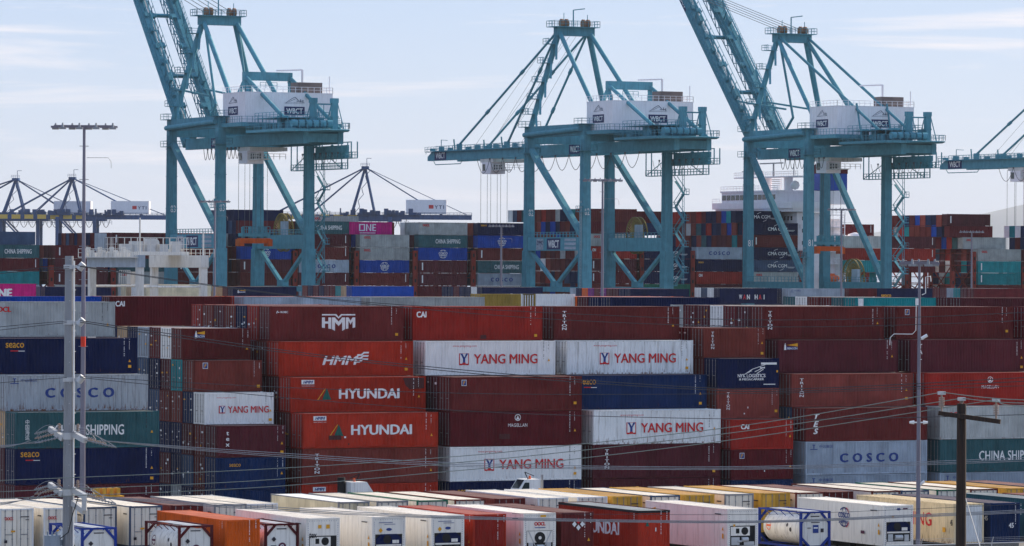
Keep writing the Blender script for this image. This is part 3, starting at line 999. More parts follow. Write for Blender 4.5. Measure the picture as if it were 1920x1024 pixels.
# boxes of the rows behind, whose door ends show in the gaps between the columns
ENDS = [
    # base, length, z offset, rows from, tier, colours, what they stand behind
    ('A', 40, 4, 6, ['red', 'navy', 'brown', 'plum', 'brown', 'red'], 'the maroon box with the blocky emblem'),
    ('D', 40, 4, 6, ['plum', 'dark_red', 'white', 'plum', 'dark_red', 'grey'], 'the top TRITON box at right'),
    ('A', 40, 3, 5, ['brown', 'maroon'], 'the slanted HMM box'), ('A', 40, 2, 4, ['maroon', 'plum'], 'the upper HYUNDAI box'),
    ('A', 40, 1, 3, ['brown', 'plum'], 'the lower HYUNDAI box'), ('A', 40, 1, 2, ['plum', 'maroon'], 'the brown TRITON box at left'),
    ('A', 40, 1, 1, ['maroon'], 'the red box on the ground'),
    ('B', 40, 4, 6, ['red'], 'the red CAI box'), ('B', 40, 3, 5, ['tan'], 'the clean YANG MING box'), ('B', 40, 1, 4, ['plum', 'brown'], 'the F badge box in the middle'),
    ('B', 40, 1, 3, ['dark_red', 'navy'], 'the MAGELLAN box in the middle'), ('B', 40, 1, 2, ['navy'], 'the lowest YANG MING box'), ('B', 40, 1, 1, ['plum'], 'the ground level seaco box'),
    ('C', 40, 4, 6, ['plum'], 'the middle top TRITON box'), ('C', 40, 3, 5, ['maroon'], 'the rust edged YANG MING box'), ('C', 40, 2, 4, ['maroon'], 'the blue seaco box'),
    ('C', 40, 1, 3, ['brown'], 'the scuffed YANG MING box'), ('C', 40, 1, 2, ['plum'], 'the plum TRITON box'), ('C', 40, 1, 1, ['plum'], 'the ground level plum box in the middle'),
    ('D', 40, 3, 5, ['maroon', 'plum'], 'the plum BEACON box'), ('D', 40, 2, 4, ['plum', 'navy'], 'the faded TRITON box'), ('D', 40, 1, 3, ['slate', 'maroon'], 'the box with slanted letters'),
    ('D', 40, 1, 2, ['slate'], 'the pale blue COSCO box'), ('D', 40, 1, 1, ['navy'], 'the ground level pale blue box'),
    ('G', 40, 4, 6, ['plum', 'dark_red'], 'the top F badge box at right'), ('G', 40, 3, 5, ['maroon'], 'the plum box by the lamp mast'), ('G', 40, 2, 4, ['dark_red'], 'the right MAGELLAN box'),
    ('G', 40, 1, 3, ['slate'], 'the right OOCL box'), ('G', 40, 1, 2, ['slate'], 'the right CHINA SHIPPING box'), ('G', 40, 1, 1, ['slate'], 'the ground level box at right'),
    ('L', 40, 1, 3, ['tan'], 'the left CHINA SHIPPING box'), ('L', 40, 1, 2, ['plum'], 'the left seaco box'), ('L', 40, 1, 1, ['maroon'], 'the ground level BEACON box'),
    ('L', 40, 2, 4, ['tan'], 'the rusty COSCO box'),
    ('S', 20, 4, 6, ['white', 'dark_red', 'pale_blue', 'navy', 'tan'], 'the short BEACON box'), ('S', 20, 3, 5, ['bright_teal', 'plum', 'navy', 'slate', 'navy'], 'the short F badge box at left'),
    ('S', 20, 2, 4, ['blue', 'brown', 'maroon', 'slate', 'navy'], 'the short white YANG MING box'), ('S', 20, 1, 3, ['maroon', 'plum', 'navy', 'navy', 'plum'], 'the short tex box'),
    ('S', 20, 1, 2, ['maroon', 'slate', 'navy', 'plum', 'navy'], 'the short seaco box'), ('S', 20, 1, 1, ['plum', 'navy', 'grey', 'navy', 'plum'], 'the short ground level blue box at left'),
    ('E', 20, 3, 6, ['dark_red', 'navy'], 'the short TRITON box on top'), ('E', 20, 2, 5, ['maroon', 'plum'], 'the short NYK box'), ('E', 20, 2, 4, ['plum'], 'the short TRITON box below it'),
    ('E', 20, 1, 3, ['maroon'], 'the short CAI box'), ('E', 20, 1, 2, ['plum'], 'the short F badge box at right'), ('E', 20, 1, 1, ['navy'], 'the short ground level blue box at right'),
]
ORD = ['just', 'two rows', 'three rows', 'four rows', 'five rows', 'six rows', 'seven rows', 'eight rows', 'nine rows']
for base, ln, row, tier, cols, what in ENDS:
    for k, cc in enumerate(cols):
        lab = '%s end-on box %s behind %s' % (CW[cc], ORD[k], what)
        if ln == 40:
            r_ = box40(COLU[base], row + k, tier, cc, lab, zk if base == 'L' else 0, blind=False, du=.25 if base == 'A' and tier == 6 else random.uniform(-.06, .06))
        else:
            r_ = box20(SH if base == 'S' else EH, row + k, tier, cc, lab, blind=False, du=random.uniform(-.05, .05))
        f = door_end(r_)
        rnd = random.Random(lab)
        for q in range(3):
            f.rect('code_plate', 'letter_white' if rnd.random() < .75 else 'sticker_yellow', rnd.choice((.22, .66, .82)), rnd.uniform(.25, .85), rnd.uniform(.15, .4), rnd.uniform(.08, .18))
for what, bs in (('A', 'bright_red'),):
    pass


# ------------------------------------------------------------------ middle blocks, seen over the front stacks
def block_row(v, z, specs, group, where, H=HC):
    """specs: (left picture column of the side, length, colour, colours of the ends behind it, marks)"""
    for xl, ln, cc, ends, marks, dz in specs:
        u = U(xl, v, 556)
        r_ = container((u + ln / 2, v + W / 2, z + dz), ln, H, cc, '%s container %s, %s' % (CW[cc], where, marks[0]), group, doors=bool(ends) or True)
        f = front(r_)
        for fn in marks[1:]:
            fn(f)
        for k, ec in enumerate(ends):
            container((u + ln / 2, v + W / 2 + (k + 1) * P, z + dz), ln, H, ec, '%s end-on box %s behind the one %s' % (CW[ec], ORD[k], marks[0]),
                      group, blind=False)


block_row(392.0, 14.9, [
    (-42, L40, 'bright_blue', [], ('at the far left over the grey OOCL box',), 0),
    (207, L40, 'dark_red', ['red', 'grey'], ('lettered CAI right of the grey OOCL box', lambda f: m_cai(f, .06)), 0),
    (458, L40, 'pale_blue', ['red', 'orange'], ('just over the blocky emblem',), 0),
    (695, L40, 'grey', ['tan'], ('over the gap right of the blocky emblem',), 0),
    (1146, L40, 'navy', ['navy', 'plum', 'orange', 'pale_blue', 'orange'], ('long over the middle top TRITON box',), 0),
    (1605, L40 * .78, 'bright_teal', ['teal', 'dark_red', 'maroon', 'white', 'teal'], ('at the right behind the lamp mast', lambda f: f.rect('logo_plate', 'letter_white', .06, .8, .6, 1.0)), 0),
    (1803, L40, 'plum', ['plum'], ('at the right edge of the second line',), 0)], 'second line of stacked boxes', 'in the second line')
block_row(400.0, 14.9, [(902, L20, 'mustard', [], ('short, left of the short OOCL box',), .25), (977, L20, 'white', [], ('short with red OOCL lettering', lambda f: m_oocl(f, .5, .5, .9)), .25)],
          'second line of stacked boxes', 'in the second line')
block_row(730.0, 14.0, [
    (-58, L40, 'magenta', [], ('lettered ONE at the far left', lambda f: f.text('ONE', 'letter_white', .47, .45, 4.2, 1.5, bold=.06)), .5),
    (85, L40, 'navy', ['slate', 'navy', 'plum'], ('left of the steel pole',), 0),
    (275, L40, 'cream', ['tan', 'white', 'tan', 'cream'], ('under the white yard gantry',), .45),
    (437, L40, 'navy', ['plum', 'tan', 'tan'], ('with BEACON badge left of centre', lambda f: m_beacon(f, .12, .72, 1.5)), .1),
    (660, L40, 'bright_blue', ['tan', 'bright_teal', 'dark_red', 'plum', 'navy', 'dark_red', 'navy', 'brown'], ('plain and bright left of centre',), .25),
    (905, L40, 'navy', ['white', 'navy', 'navy', 'dark_red', 'navy', 'navy'], ('near the slim lamp mast',), .15),
    (1183, L40, 'navy', ['navy', 'plum', 'plum', 'purple', 'maroon', 'purple', 'orange', 'navy', 'pale_blue'], ('right of centre beneath the second crane',), -.1),
    (1350, L40, 'navy', ['white', 'slate', 'white'], ('lettered WAN HAI', lambda f: [f.text(ch, 'letter_red' if ch == 'A' else 'letter_white', .36 + .068 * i, .42, .62 if ch != 'I' else .16, .9, bold=.03) for i, ch in enumerate('WAN HAI') if ch != ' ']), .1),
    (1478, L40, 'pale_blue', ['navy'], ('small blue letters beside the WAN HAI box', lambda f: m_cosco(f, .01)), .05),
    (1592, L20, 'dark_red', [], ('short, right of the pale blue one',), .1),
    (1645, L40, 'navy', [], ('with orange lettering at the right', lambda f: f.text('seaco', 'letter_gold', .16, .5, 2.2, .6, bold=.03)), 0.12),
    (1826, L40, 'dark_red', ['plum', 'bright_teal', 'pale_blue', 'plum', 'maroon', 'plum'], ('at the far right end',), .15)],
    'third line of stacked boxes', 'in the third line')


# ------------------------------------------------------------------ boxes parked on chassis in the foreground
def chassis(loc, ln, rz, label):
    r = empty('container_chassis', loc, label, 'chassis', 'chassis under the parked boxes', rz)
    x = ln / 2
    key = ('ch', ln)
    if key not in CM:
        a, b2 = MB(), MB()
        for s in (-1, 1):
            a.box(-x, x, s * .55 - .08, s * .55 + .08, .78, 1.06)
        for i in range(6):
            xx = -x + .1 + (ln - .2) * i / 5
            a.box(xx - .1, xx + .1, -1.15, 1.15, .90, 1.14)
        for s in (-1, 1):
            a.box(x - 2.7, x - 2.55, s * .6 - .07, s * .6 + .07, .05, .9)
        for q in (1.5, 2.7):
            for s in (-1, 1):
                b2.tube((-x + q, s * .78, .5), (-x + q, s * 1.2, .5), .5, 14)
                b2.tube((-x + q, s * 1.2, .5), (-x + q, s * 1.22, .5), .25, 10)
        CM[key] = (a.mesh('frame'), b2.mesh('wheels'))
    link('frame', CM[key][0], 'black', r)
    link('wheels', CM[key][1], 'rubber', r)
    return r


V1, V2, ZC = 271.0, 289.0, 1.16
FWD, REV = pi / 2, -pi / 2        # doors towards the camera / blind end towards the camera
PARK = 'boxes parked on chassis in the foreground'


def parked(x, v, color, label, y=966, blind=False, ln=L40, H=None, **kw):
    u = U(x, v, y)
    H = H or HC
    c = (u + W / 2, v + ln / 2, ZC)
    r = container(c, ln, H, color, label, PARK, rz=REV if blind else FWD, doors=not blind, blind=blind, **kw)
    chassis((c[0], c[1], 0.0), ln, FWD, 'chassis under the ' + label.replace('parked ', '').replace('refrigerated box', 'box').replace(' in the second line,', ''))
    return r


def reefer_unit(r, style):
    """cooling machinery in the end frame that faces the camera (local -X)"""
    x, H = -r['L'] / 2, r['H']
    y = W / 2
    p = MB()
    p.box(x + .05, x + .12, -y + .12, y - .12, .16, H - .12)
    p.box(x - .002, x + .05, -y + .12, y - .12, 1.72, H - .16)
    p.box(x - .002, x + .05, -y + .12, y - .12, .16, .30)
    for s in (-1, 1):
        p.box(x - .002, x + .05, s * (y - .16) - .06, s * (y - .16) + .06, .30, 1.72)
    p.obj('machinery_panel', 'reefer_white', r)
    rv = MB()
    for i in range(16):
        for s in (-1, 1):
            rv.box(x - .012, x - .002, s * (y - .15) - .015, s * (y - .15) + .015, .25 + i * (H - .5) / 16, .29 + i * (H - .5) / 16)
    for i in range(12):
        yy = -y + .25 + i * (W - .5) / 11
        rv.box(x - .012, x - .002, yy - .015, yy + .015, H - .22, H - .19)
    rv.obj('rivets', 'letter_blue', r)
    d = MB()
    d.box(x + .022, x + .06, -y + .24, y - .24, .32, 1.70)
    d.obj('machinery_recess', 'black', r)
    k = MB()
    if style == 'fan':          # white unit with one round condenser fan
        k.box(x - .02, x + .02, -.55, y - .28, 1.02, 1.64)
        k.obj('control_box', 'reefer_white', r)
        fn = MB()
        fn.tube((x - .03, -.15, 1.34), (x - .022, -.15, 1.34), .27, 20)
        for i in range(4):
            fn.tube((x - .036, -.15, 1.34), (x - .032, -.15, 1.34), .05, 10)
        fn.obj('fan', 'black', r)
        s2 = MB(); s2.box(x - .03, x - .021, .28, .55, 1.18, 1.52); s2.obj('display', 'black', r)
        m2 = MB()
        m2.box(x - .01, x + .02, -y + .3, -.1, .35, .60); m2.box(x - .01, x + .02, .25, .9, .38, .92)
        m2.obj('lower_cover', 'galvanised', r)
        m3 = MB(); m3.tube((x + .0, -.4, .75), (x + .0, .1, .75), .17, 12); m3.tube((x - .01, .1, .62), (x - .01, .4, .62), .08, 8)
        m3.obj('compressor', 'galvanised', r)
    elif style == 'blue':       # dark unit with blue cowl, cut top corners
        k.add([(x - .03, -y + .28, 1.05), (x - .03, y - .28, 1.05), (x - .03, y - .28, 1.40), (x - .03, y - .62, 1.72), (x - .03, -y + .62, 1.72), (x - .03, -y + .28, 1.40),
               (x + .03, -y + .28, 1.05), (x + .03, y - .28, 1.05), (x + .03, y - .28, 1.40), (x + .03, y - .62, 1.72), (x + .03, -y + .62, 1.72), (x + .03, -y + .28, 1.40)],
              [(0, 5, 4, 3, 2, 1), (0, 1, 7, 6), (1, 2, 8, 7), (2, 3, 9, 8), (3, 4, 10, 9), (4, 5, 11, 10), (5, 0, 6, 11)])
        k.obj('cowl', 'navy', r)
        fn = MB(); fn.tube((x - .045, .12, 1.38), (x - .032, .12, 1.38), .30, 20); fn.obj('fan', 'black', r)
        c2 = MB(); c2.box(x - .045, x - .031, -.72, -.25, 1.10, 1.32); c2.box(x - .02, x + .02, -y + .3, y - .3, .92, 1.03); c2.obj('control_box', 'reefer_white', r)
        m3 = MB(); m3.tube((x, -.3, .62), (x, .3, .62), .18, 12); m3.box(x - .01, x + .02, .45, .85, .36, .85); m3.box(x - .01, x + .02, -.85, -.5, .36, .8); m3.obj('compressor', 'galvanised', r)
    else:                       # V-shaped guard round a large fan
        k.box(x - .02, x + .02, -y + .26, y - .26, .9, 1.68)
        k.obj('control_box', 'reefer_white', r)
        fn = MB(); fn.tube((x - .045, 0, 1.22), (x - .03, 0, 1.22), .40, 22); fn.obj('fan', 'black', r)
        h = MB(); h.tube((x - .055, 0, 1.22), (x - .044, 0, 1.22), .12, 10); h.obj('fan_hub', 'reefer_white', r)
        m3 = MB()
        for s in (-1, 1):
            m3.bar((x - .04, s * .85, 1.66), (x - .04, s * .22, .40), .05, .05)
        m3.obj('guard_bar', 'galvanised', r)
        m4 = MB(); m4.box(x - .015, x + .02, .5, .85, .36, .9); m4.box(x - .015, x + .02, -.85, -.5, .36, .95); m4.tube((x, -.25, .6), (x, .25, .6), .17, 12); m4.obj('compressor', 'galvanised', r)


def reefer(x, label, style, y=966, marks=(), side=(), ln=L40):
    r = parked(x, V1, 'reefer_white', label, y=y, smooth=True, name='refrigerated_container', ln=ln)
    for ch in [c for c in r.children if c.name.split('.')[0] == 'door']:
        for c2 in list(ch.children):
            bpy.data.objects.remove(c2)
        bpy.data.objects.remove(ch)
    reefer_unit(r, style)
    f = door_end(r, .008)
    for fn in marks:
        fn(f)
    f = back(r)
    for fn in side:
        fn(f)
    f.rect('warning_plate', 'sticker_yellow', .955, .34, .22, .34)
    f.poly('warning_triangle', 'sticker_yellow', .955, .52, .26, .26, [[(-.5, -.5), (.5, -.5), (0, .5)]])
    f.rect('code_plate', 'letter_dark', .90, .86, .9, .07)
    return r


def m_unit_badge(f):
    f.poly('maker_badge', 'letter_blue', .5, .70, .42, .20, arc_polys(0, 2 * pi, 0.0, .5, 12))
    f.poly('hazard_diamond', 'sticker_yellow', .25, .68, .30, .34, [[(-.5, 0), (0, -.5), (.5, 0), (0, .5)]])
    f.rect('code_plate', 'letter_blue', .40, .86, 1.0, .035)
    f.rect('code_plate', 'letter_blue', .52, .82, .8, .03)


# nearest line, left to right
r_ = reefer(574, 'parked white refrigerated box lettered tex beside a maroon framed tank', 'fan', 972,
            (lambda f: f.text('tex', 'letter_dark', .20, .60, .55, .34, bold=.02), lambda f: f.rect('warning_plate', 'sticker_yellow', .40, .80, .24, .22), lambda f: f.rect('warning_plate', 'sticker_yellow', .64, .80, .26, .26)))
reefer(698, 'parked white refrigerated box with blue cowled unit, rusted at its top edge', 'blue', 967, (m_unit_badge,))
reefer(809, 'parked white refrigerated box with blue cowled unit, left of a red box', 'blue', 965, (m_unit_badge,))
r_ = parked(888, V1, 'bright_red', 'parked red box between two white refrigerated boxes', 962, blind=True, end='red')
m_codes(front(r_), a=.93)
f = blind_end(r_); m_codes(f, a=.85, warn=False); f.rect('warning_plate', 'sticker_yellow', .75, .1, .3, .2)
reefer(982, 'parked white refrigerated box lettered OOCL with a round fan in a V guard', 'vee', 963,
       (lambda f: f.text('OOCL', 'letter_red', .50, .75, .86, .26, bold=.06, space=.9), lambda f: f.rect('warning_plate', 'sticker_yellow', .60, .93, .42, .14), lambda f: f.rect('code_plate', 'letter_blue', .5, .66, .8, .05)))
r_ = parked(1053, V1, 'maroon', 'parked maroon box with hazard diamonds on its end', 961, blind=True)
f = blind_end(r_)
for q, (da, db, mm) in enumerate(((.40, .72, 'letter_white'), (.52, .80, 'letter_red'), (.52, .64, 'letter_white'), (.64, .72, 'letter_white'))):
    f.poly('hazard_diamond', mm, da, db, .34, .40, [[(-.5, 0), (0, -.5), (.5, 0), (0, .5)]])
m_codes(f, a=.82, warn=True)
r_ = parked(1197, V1, 'bright_red', 'parked red box lettered HYUNDAI with a black tarpaulin edge', 967, blind=True, roof='grey')
f = front(r_)
f.text('HYUNDAI', 'letter_white', .52, .52, 5.9, .92, bold=.035)
f.poly('logo_sail', 'logo_green', .185, .52, 1.05, .96, [[(-.28, -.5), (.5, -.5), (.1, .5)]])
m_codes(f, a=.93, warn=False)
f = blind_end(r_)
f.poly('logo_sail', 'logo_green', .27, .70, .34, .42, [[(-.28, -.5), (.5, -.5), (.1, .5)]])
f.rect('code_plate', 'letter_white', .55, .55, .08, .26); m_codes(f, a=.82, warn=False)
t = MB(); x_, y_ = L40 / 2, W / 2
for s in (-1, 1):
    t.box(-x_, x_, s * (y_ + .012) - .012, s * (y_ + .012) + .012, HC - .16, HC + .01)
    t.box(s * (x_ + .012) - .012, s * (x_ + .012) + .012, -y_, y_, HC - .16, HC + .01)
t.obj('tarpaulin_edge', 'black', r_)
reefer(1364, 'parked white refrigerated box with pinkish flank right of the red HYUNDAI box', 'fan', 954,
       (lambda f: f.rect('warning_plate', 'sticker_yellow', .22, .60, .16, .16), lambda f: f.rect('warning_plate', 'sticker_yellow', .30, .06, .26, .24)),
       (lambda f: m_beacon(f, .075, .76, 1.0),))
r_ = reefer(1657, 'parked white refrigerated box with round COSCO SHIPPING emblem', 'blue', 949,
            (lambda f: f.poly('maker_badge', 'letter_blue', .5, .90, .34, .16, arc_polys(0, 2 * pi, 0, .5, 12)), lambda f: f.rect('code_plate', 'letter_purple', .72, .91, .38, .10), lambda f: f.rect('warning_plate', 'sticker_yellow', .30, .72, .22, .2)),
            (lambda f: m_globe(f, .55, .62, .92, 'letter_blue'), lambda f: f.poly('logo_globe', 'letter_red', .565, .615, 1.55, 1.5, arc_polys(-.42 * pi, -.15 * pi, .45, .5, sx=.8) + arc_polys(.15 * pi, .42 * pi, .45, .5, sx=.8)),
             lambda f: f.rect('code_plate', 'letter_purple', .77, .30, .5, .22)))
r_ = parked(1790, V1, 'rusty_cream', 'parked rusty cream YANG MING box behind the wooden pole', 946, blind=True, end='rusty_white', ln=13.716)  # flank cream, end white: warm light on the flank is in its colour
f = front(r_)
f.text('YANG MING', 'letter_red', .50, .56, 7.4, .98, bold=.018)
f.text('45', 'letter_dark', .972, .53, .3, .42, bold=.03)
f.rect('warning_plate', 'sticker_yellow', .90, .34, .4, .34)
r_ = parked(1858, V1, 'blue', 'parked blue box marked 45 at the right edge', 948, blind=True, ln=13.716)
f = front(r_); f.text('45', 'letter_white', .955, .62, .5, .34, bold=.03)
f = blind_end(r_); f.text('45', 'letter_white', .70, .44, .42, .36, bold=.03); m_codes(f, a=.95, warn=False)
r_ = parked(1985, V1, 'teal', 'parked grey green box beyond the blue one, cut by the right edge', 942, blind=True, roof='grey', ln=13.716)
r_ = parked(2050, V1, 'salmon', 'parked salmon box cut by the right edge of view', 940, blind=True)
r_ = parked(423, V1, 'orange', 'parked bright orange box with corrugated end behind a maroon framed tank', 975, blind=True)
f = blind_end(r_); m_codes(f, a=.80, warn=False)
m_codes(front(r_), a=.93, warn=False)


def tank(x, y, fcol, label, badge, ring):
    """tank container: steel frame, horizontal vessel, walkway on top; the end plate faces the camera"""
    u = U(x, V1, y)
    r = empty('tank_container', (u + W / 2, V1 + L20 / 2, ZC), label, 'tank container', PARK, FWD)
    chassis((u + W / 2, V1 + L20 / 2, 0.0), L20, FWD, 'short chassis under the ' + label.split(',')[0] + (' left of the tex box' if 'end on' in label else ''))
    L, H = L20, STD
    r['L'], r['H'] = L, H
    x_, y_ = L / 2, W / 2
    f = MB()
    for sx in (-1, 1):
        for sy in (-1, 1):
            f.box(min(sx * x_, sx * (x_ - .16)), max(sx * x_, sx * (x_ - .16)), min(sy * y_, sy * (y_ - .16)), max(sy * y_, sy * (y_ - .16)), 0, H)
            f.bar((sx * (x_ - .06), sy * (y_ - .10), H - .80), (sx * (x_ - .06), sy * (y_ - .78), H - .07), .09, .16)
            f.bar((sx * (x_ - .06), sy * (y_ - .10), .75), (sx * (x_ - .06), sy * (y_ - .78), .10), .09, .16)
        f.box(sx * (x_ - .07) - .06, sx * (x_ - .07) + .06, -y_ + .165, y_ - .165, H - .14, H - .01)
        f.box(sx * (x_ - .07) - .06, sx * (x_ - .07) + .06, -y_ + .165, y_ - .165, .01, .15)
    for sy in (-1, 1):
        f.box(-x_ + .165, x_ - .165, sy * (y_ - .08) - .06, sy * (y_ - .08) + .06, .02, .17)
        f.box(-x_ + .165, x_ - .165, sy * (y_ - .07) - .045, sy * (y_ - .07) + .045, H - .11, H - .02)
        for q in range(5):
            xx = -x_ + .8 + q * (L - 1.6) / 4
            f.bar((xx, sy * (y_ - .10), H - .08), (xx - .25, sy * .82, H - .42), .045, .045)
    f.obj('frame', fcol, r)
    t = MB()
    R = 1.10
    prof = [(-x_ + .16, 0.0), (-x_ + .18, .45), (-x_ + .26, .80), (-x_ + .42, 1.02), (-x_ + .62, R)]
    t.lathe(prof + [(-p[0], p[1]) for p in reversed(prof)], 'x', 40, (0, 0, 1.30))
    t.obj('tank_shell', 'tank_white', r)
    b = MB()
    for q in range(4):
        xx = -x_ + .9 + q * (L - 1.8) / 3
        b.lathe([(xx - .025, R + .012), (xx + .025, R + .012)], 'x', 40, (0, 0, 1.30))
    b.obj('tank_band', 'galvanised', r)
    e = MB()
    o = [(-.98, .52), (-.52, .98), (.52, .98), (.98, .52), (.98, -.52), (.52, -.98), (-.52, -.98), (-.98, -.52)]
    vs = [(-x_ + .10, a_ * 1.06, 1.29 + b_ * 1.12) for a_, b_ in o] + [(-x_ + .14, a_ * 1.06, 1.29 + b_ * 1.12) for a_, b_ in o]
    e.add(vs, [tuple(range(8)), tuple(range(8, 16))[::-1]] + [(i, i + 8, (i + 1) % 8 + 8, (i + 1) % 8) for i in range(8)])
    e.obj('end_plate', 'tank_white', r)
    w = MB()
    for s in (-.55, .0):
        w.box(-x_ + .2, x_ - .2, s, s + .40, H - .06, H - .02)
    w.obj('walkway', 'galvanised', r)
    h = MB()
    h.tube((.3, 0, 2.36), (.3, 0, 2.50), .27, 14); h.tube((-.9, 0, 2.36), (-.9, 0, 2.47), .15, 10)
    h.obj('manhole', 'galvanised', r)
    from mathutils import Euler
    fc = Face(r, (-x_ + .098, W / 2, 0), Euler((pi / 2, 0, -pi / 2)), W, H)
    fc.rect('code_plate', 'letter_dark', .5, .86, .7, .07)
    if badge == 'round':
        fc.poly('round_badge', ring, .52, .40, .58, .58, arc_polys(0, 2 * pi, 0, .5, 18))
        fc.poly('round_badge', 'letter_white', .52, .40, .36, .36, arc_polys(.25 * pi, 1.75 * pi, .28, .45, 10))
        fc.poly('hazard_diamond', 'letter_dark', .27, .60, .34, .34, [[(-.5, 0), (0, -.5), (.5, 0), (0, .5)]])
        fc.rect('code_plate', 'letter_dark', .26, .42, .4, .12)
    else:
        fc.rect('square_badge', 'letter_blue', .52, .52, .46, .56)
        fc.rect('badge_line', 'letter_white', .52, .55, .34, .09)
        fc.rect('code_plate', 'letter_dark', .73, .48, .24, .26)
        fc.rect('code_plate', 'letter_dark', .30, .55, .30, .05)
        fc.rect('code_plate', 'letter_dark', .5, .70, .7, .06)
    # painted round badge on the shell, facing left of the camera
    for q, (xx, zz, rr, mm) in enumerate(((1.7, 1.40, .34, ring), (-1.4, 1.25, .16, 'letter_dark'), (-.9, 1.55, .13, 'letter_dark'))):
        mbb = MB()
        n_ = 16
        vs = []
        for i in range(n_):
            aa = 2 * pi * i / n_
            zz2 = zz - 1.30 + rr * sin(aa)
            vs.append((xx + rr * cos(aa), math.sqrt((R + .008) ** 2 - zz2 ** 2), 1.30 + zz2))
        mbb.add(vs, [tuple(range(n_))[::-1]])
        mbb.obj('round_badge', mm, r)
    return r


tank(153, 989, 'frame_navy', 'white tank in a navy frame behind the steel pole', 'round', 'letter_gold')
tank(335, 984, 'frame_maroon', 'white tank in a maroon frame with purple round badge, left of the orange box', 'round', 'letter_purple')
tank(497, 978, 'frame_maroon', 'white tank in a maroon frame, end on between the orange and tex boxes', 'round', 'letter_purple')
tank(1501, 958, 'frame_navy', 'cream white tank in a blue frame with square blue badge', 'square', 'beacon_orange')

# second line: doors towards the camera
F2 = [(0, 'white', 'OOCL', 'letter_red', 'lettered OOCL at the left edge'), (82, 'white', 'OOCL', 'letter_red', 'lettered OOCL behind the steel pole'), (157, 'white', '', '', 'behind the navy framed tank'),
      (243, 'white', '', '', 'left of the orange box'), (320, 'maroon', '', '', 'behind the orange box'), (402, 'white', '', '', 'between the maroon box and the tex box'),
      (461, 'white', '', '', 'above the tex box'), (634, 'cream', '', '', 'with a long cream flank'), (707, 'white', '', '', 'right of the one with the long cream flank'), (782, 'white', '', '', 'with a green door head left of centre'),
      (853, 'white', '', '', 'left of the maroon one near the second cab'), (928, 'maroon', '', '', 'near the second cab'), (1009, 'white', '', '', 'with pinkish flank right of the maroon one'), (1083, 'white', '', '', 'left of the first yellow one'),
      (1149, 'yellow', 'm', 'letter_dark', 'first from the left'), (1220, 'white', '', '', 'between the first two yellow ones'), (1285, 'yellow', '', '', 'second from the left'),
      (1359, 'white', 'tex', 'letter_purple', 'lettered tex'), (1428, 'yellow', 'm', 'letter_dark', 'third from the left'), (1492, 'white', '', '', 'right of the third yellow one'), (1547, 'maroon', '', '', 'behind the COSCO SHIPPING emblem box'),
      (1635, 'white', '', '', 'left of the slim lamp mast'), (1690, 'white', '', '', 'behind the slim lamp mast'), (1757, 'white', '', '', 'with a green door head by the wooden pole'),
      (1820, 'white', '', '', 'right of the wooden pole'), (1888, 'yellow', '', '', 'at the right edge'), (1955, 'brown', '', '', 'beyond the right edge')]
for x, cc, s, sm, wh in F2:
    r_ = parked(x, V2, 'parked_white' if cc == 'white' else cc, 'parked %s box in the second line, %s' % (CW[cc], wh), 942, smooth=cc in ('white', 'cream'), roof='white' if cc == 'cream' else None, name='shipping_container',
                frame={'maroon': 'maroon', 'yellow': 'yellow'}.get(cc, random.choice(('white', 'slate', 'steel', 'brown')) if 'green' not in wh else 'green'),
                door_bar='door_bar' if cc in ('maroon', 'yellow') else 'steel')
    f = door_end(r_)
    if s:
        f.text(s, sm, .26, .76 if s == 'OOCL' else .58, .62 if s != 'm' else .34, .22, bold=.05)
    f.rect('code_plate', 'letter_dark' if cc != 'maroon' else 'letter_white', .73, .80, .6, .06)
    f.rect('code_plate', 'letter_dark' if cc != 'maroon' else 'letter_white', .80, .73, .25, .05)
    f.rect('warning_plate', 'sticker_yellow', .38, .46, .30, .12)
    f.rect('code_plate', 'letter_dark', .16, .22, .22, .2)
    f = back(r_)
    f.rect('code_plate', 'letter_dark', .93, .80, .7, .08)


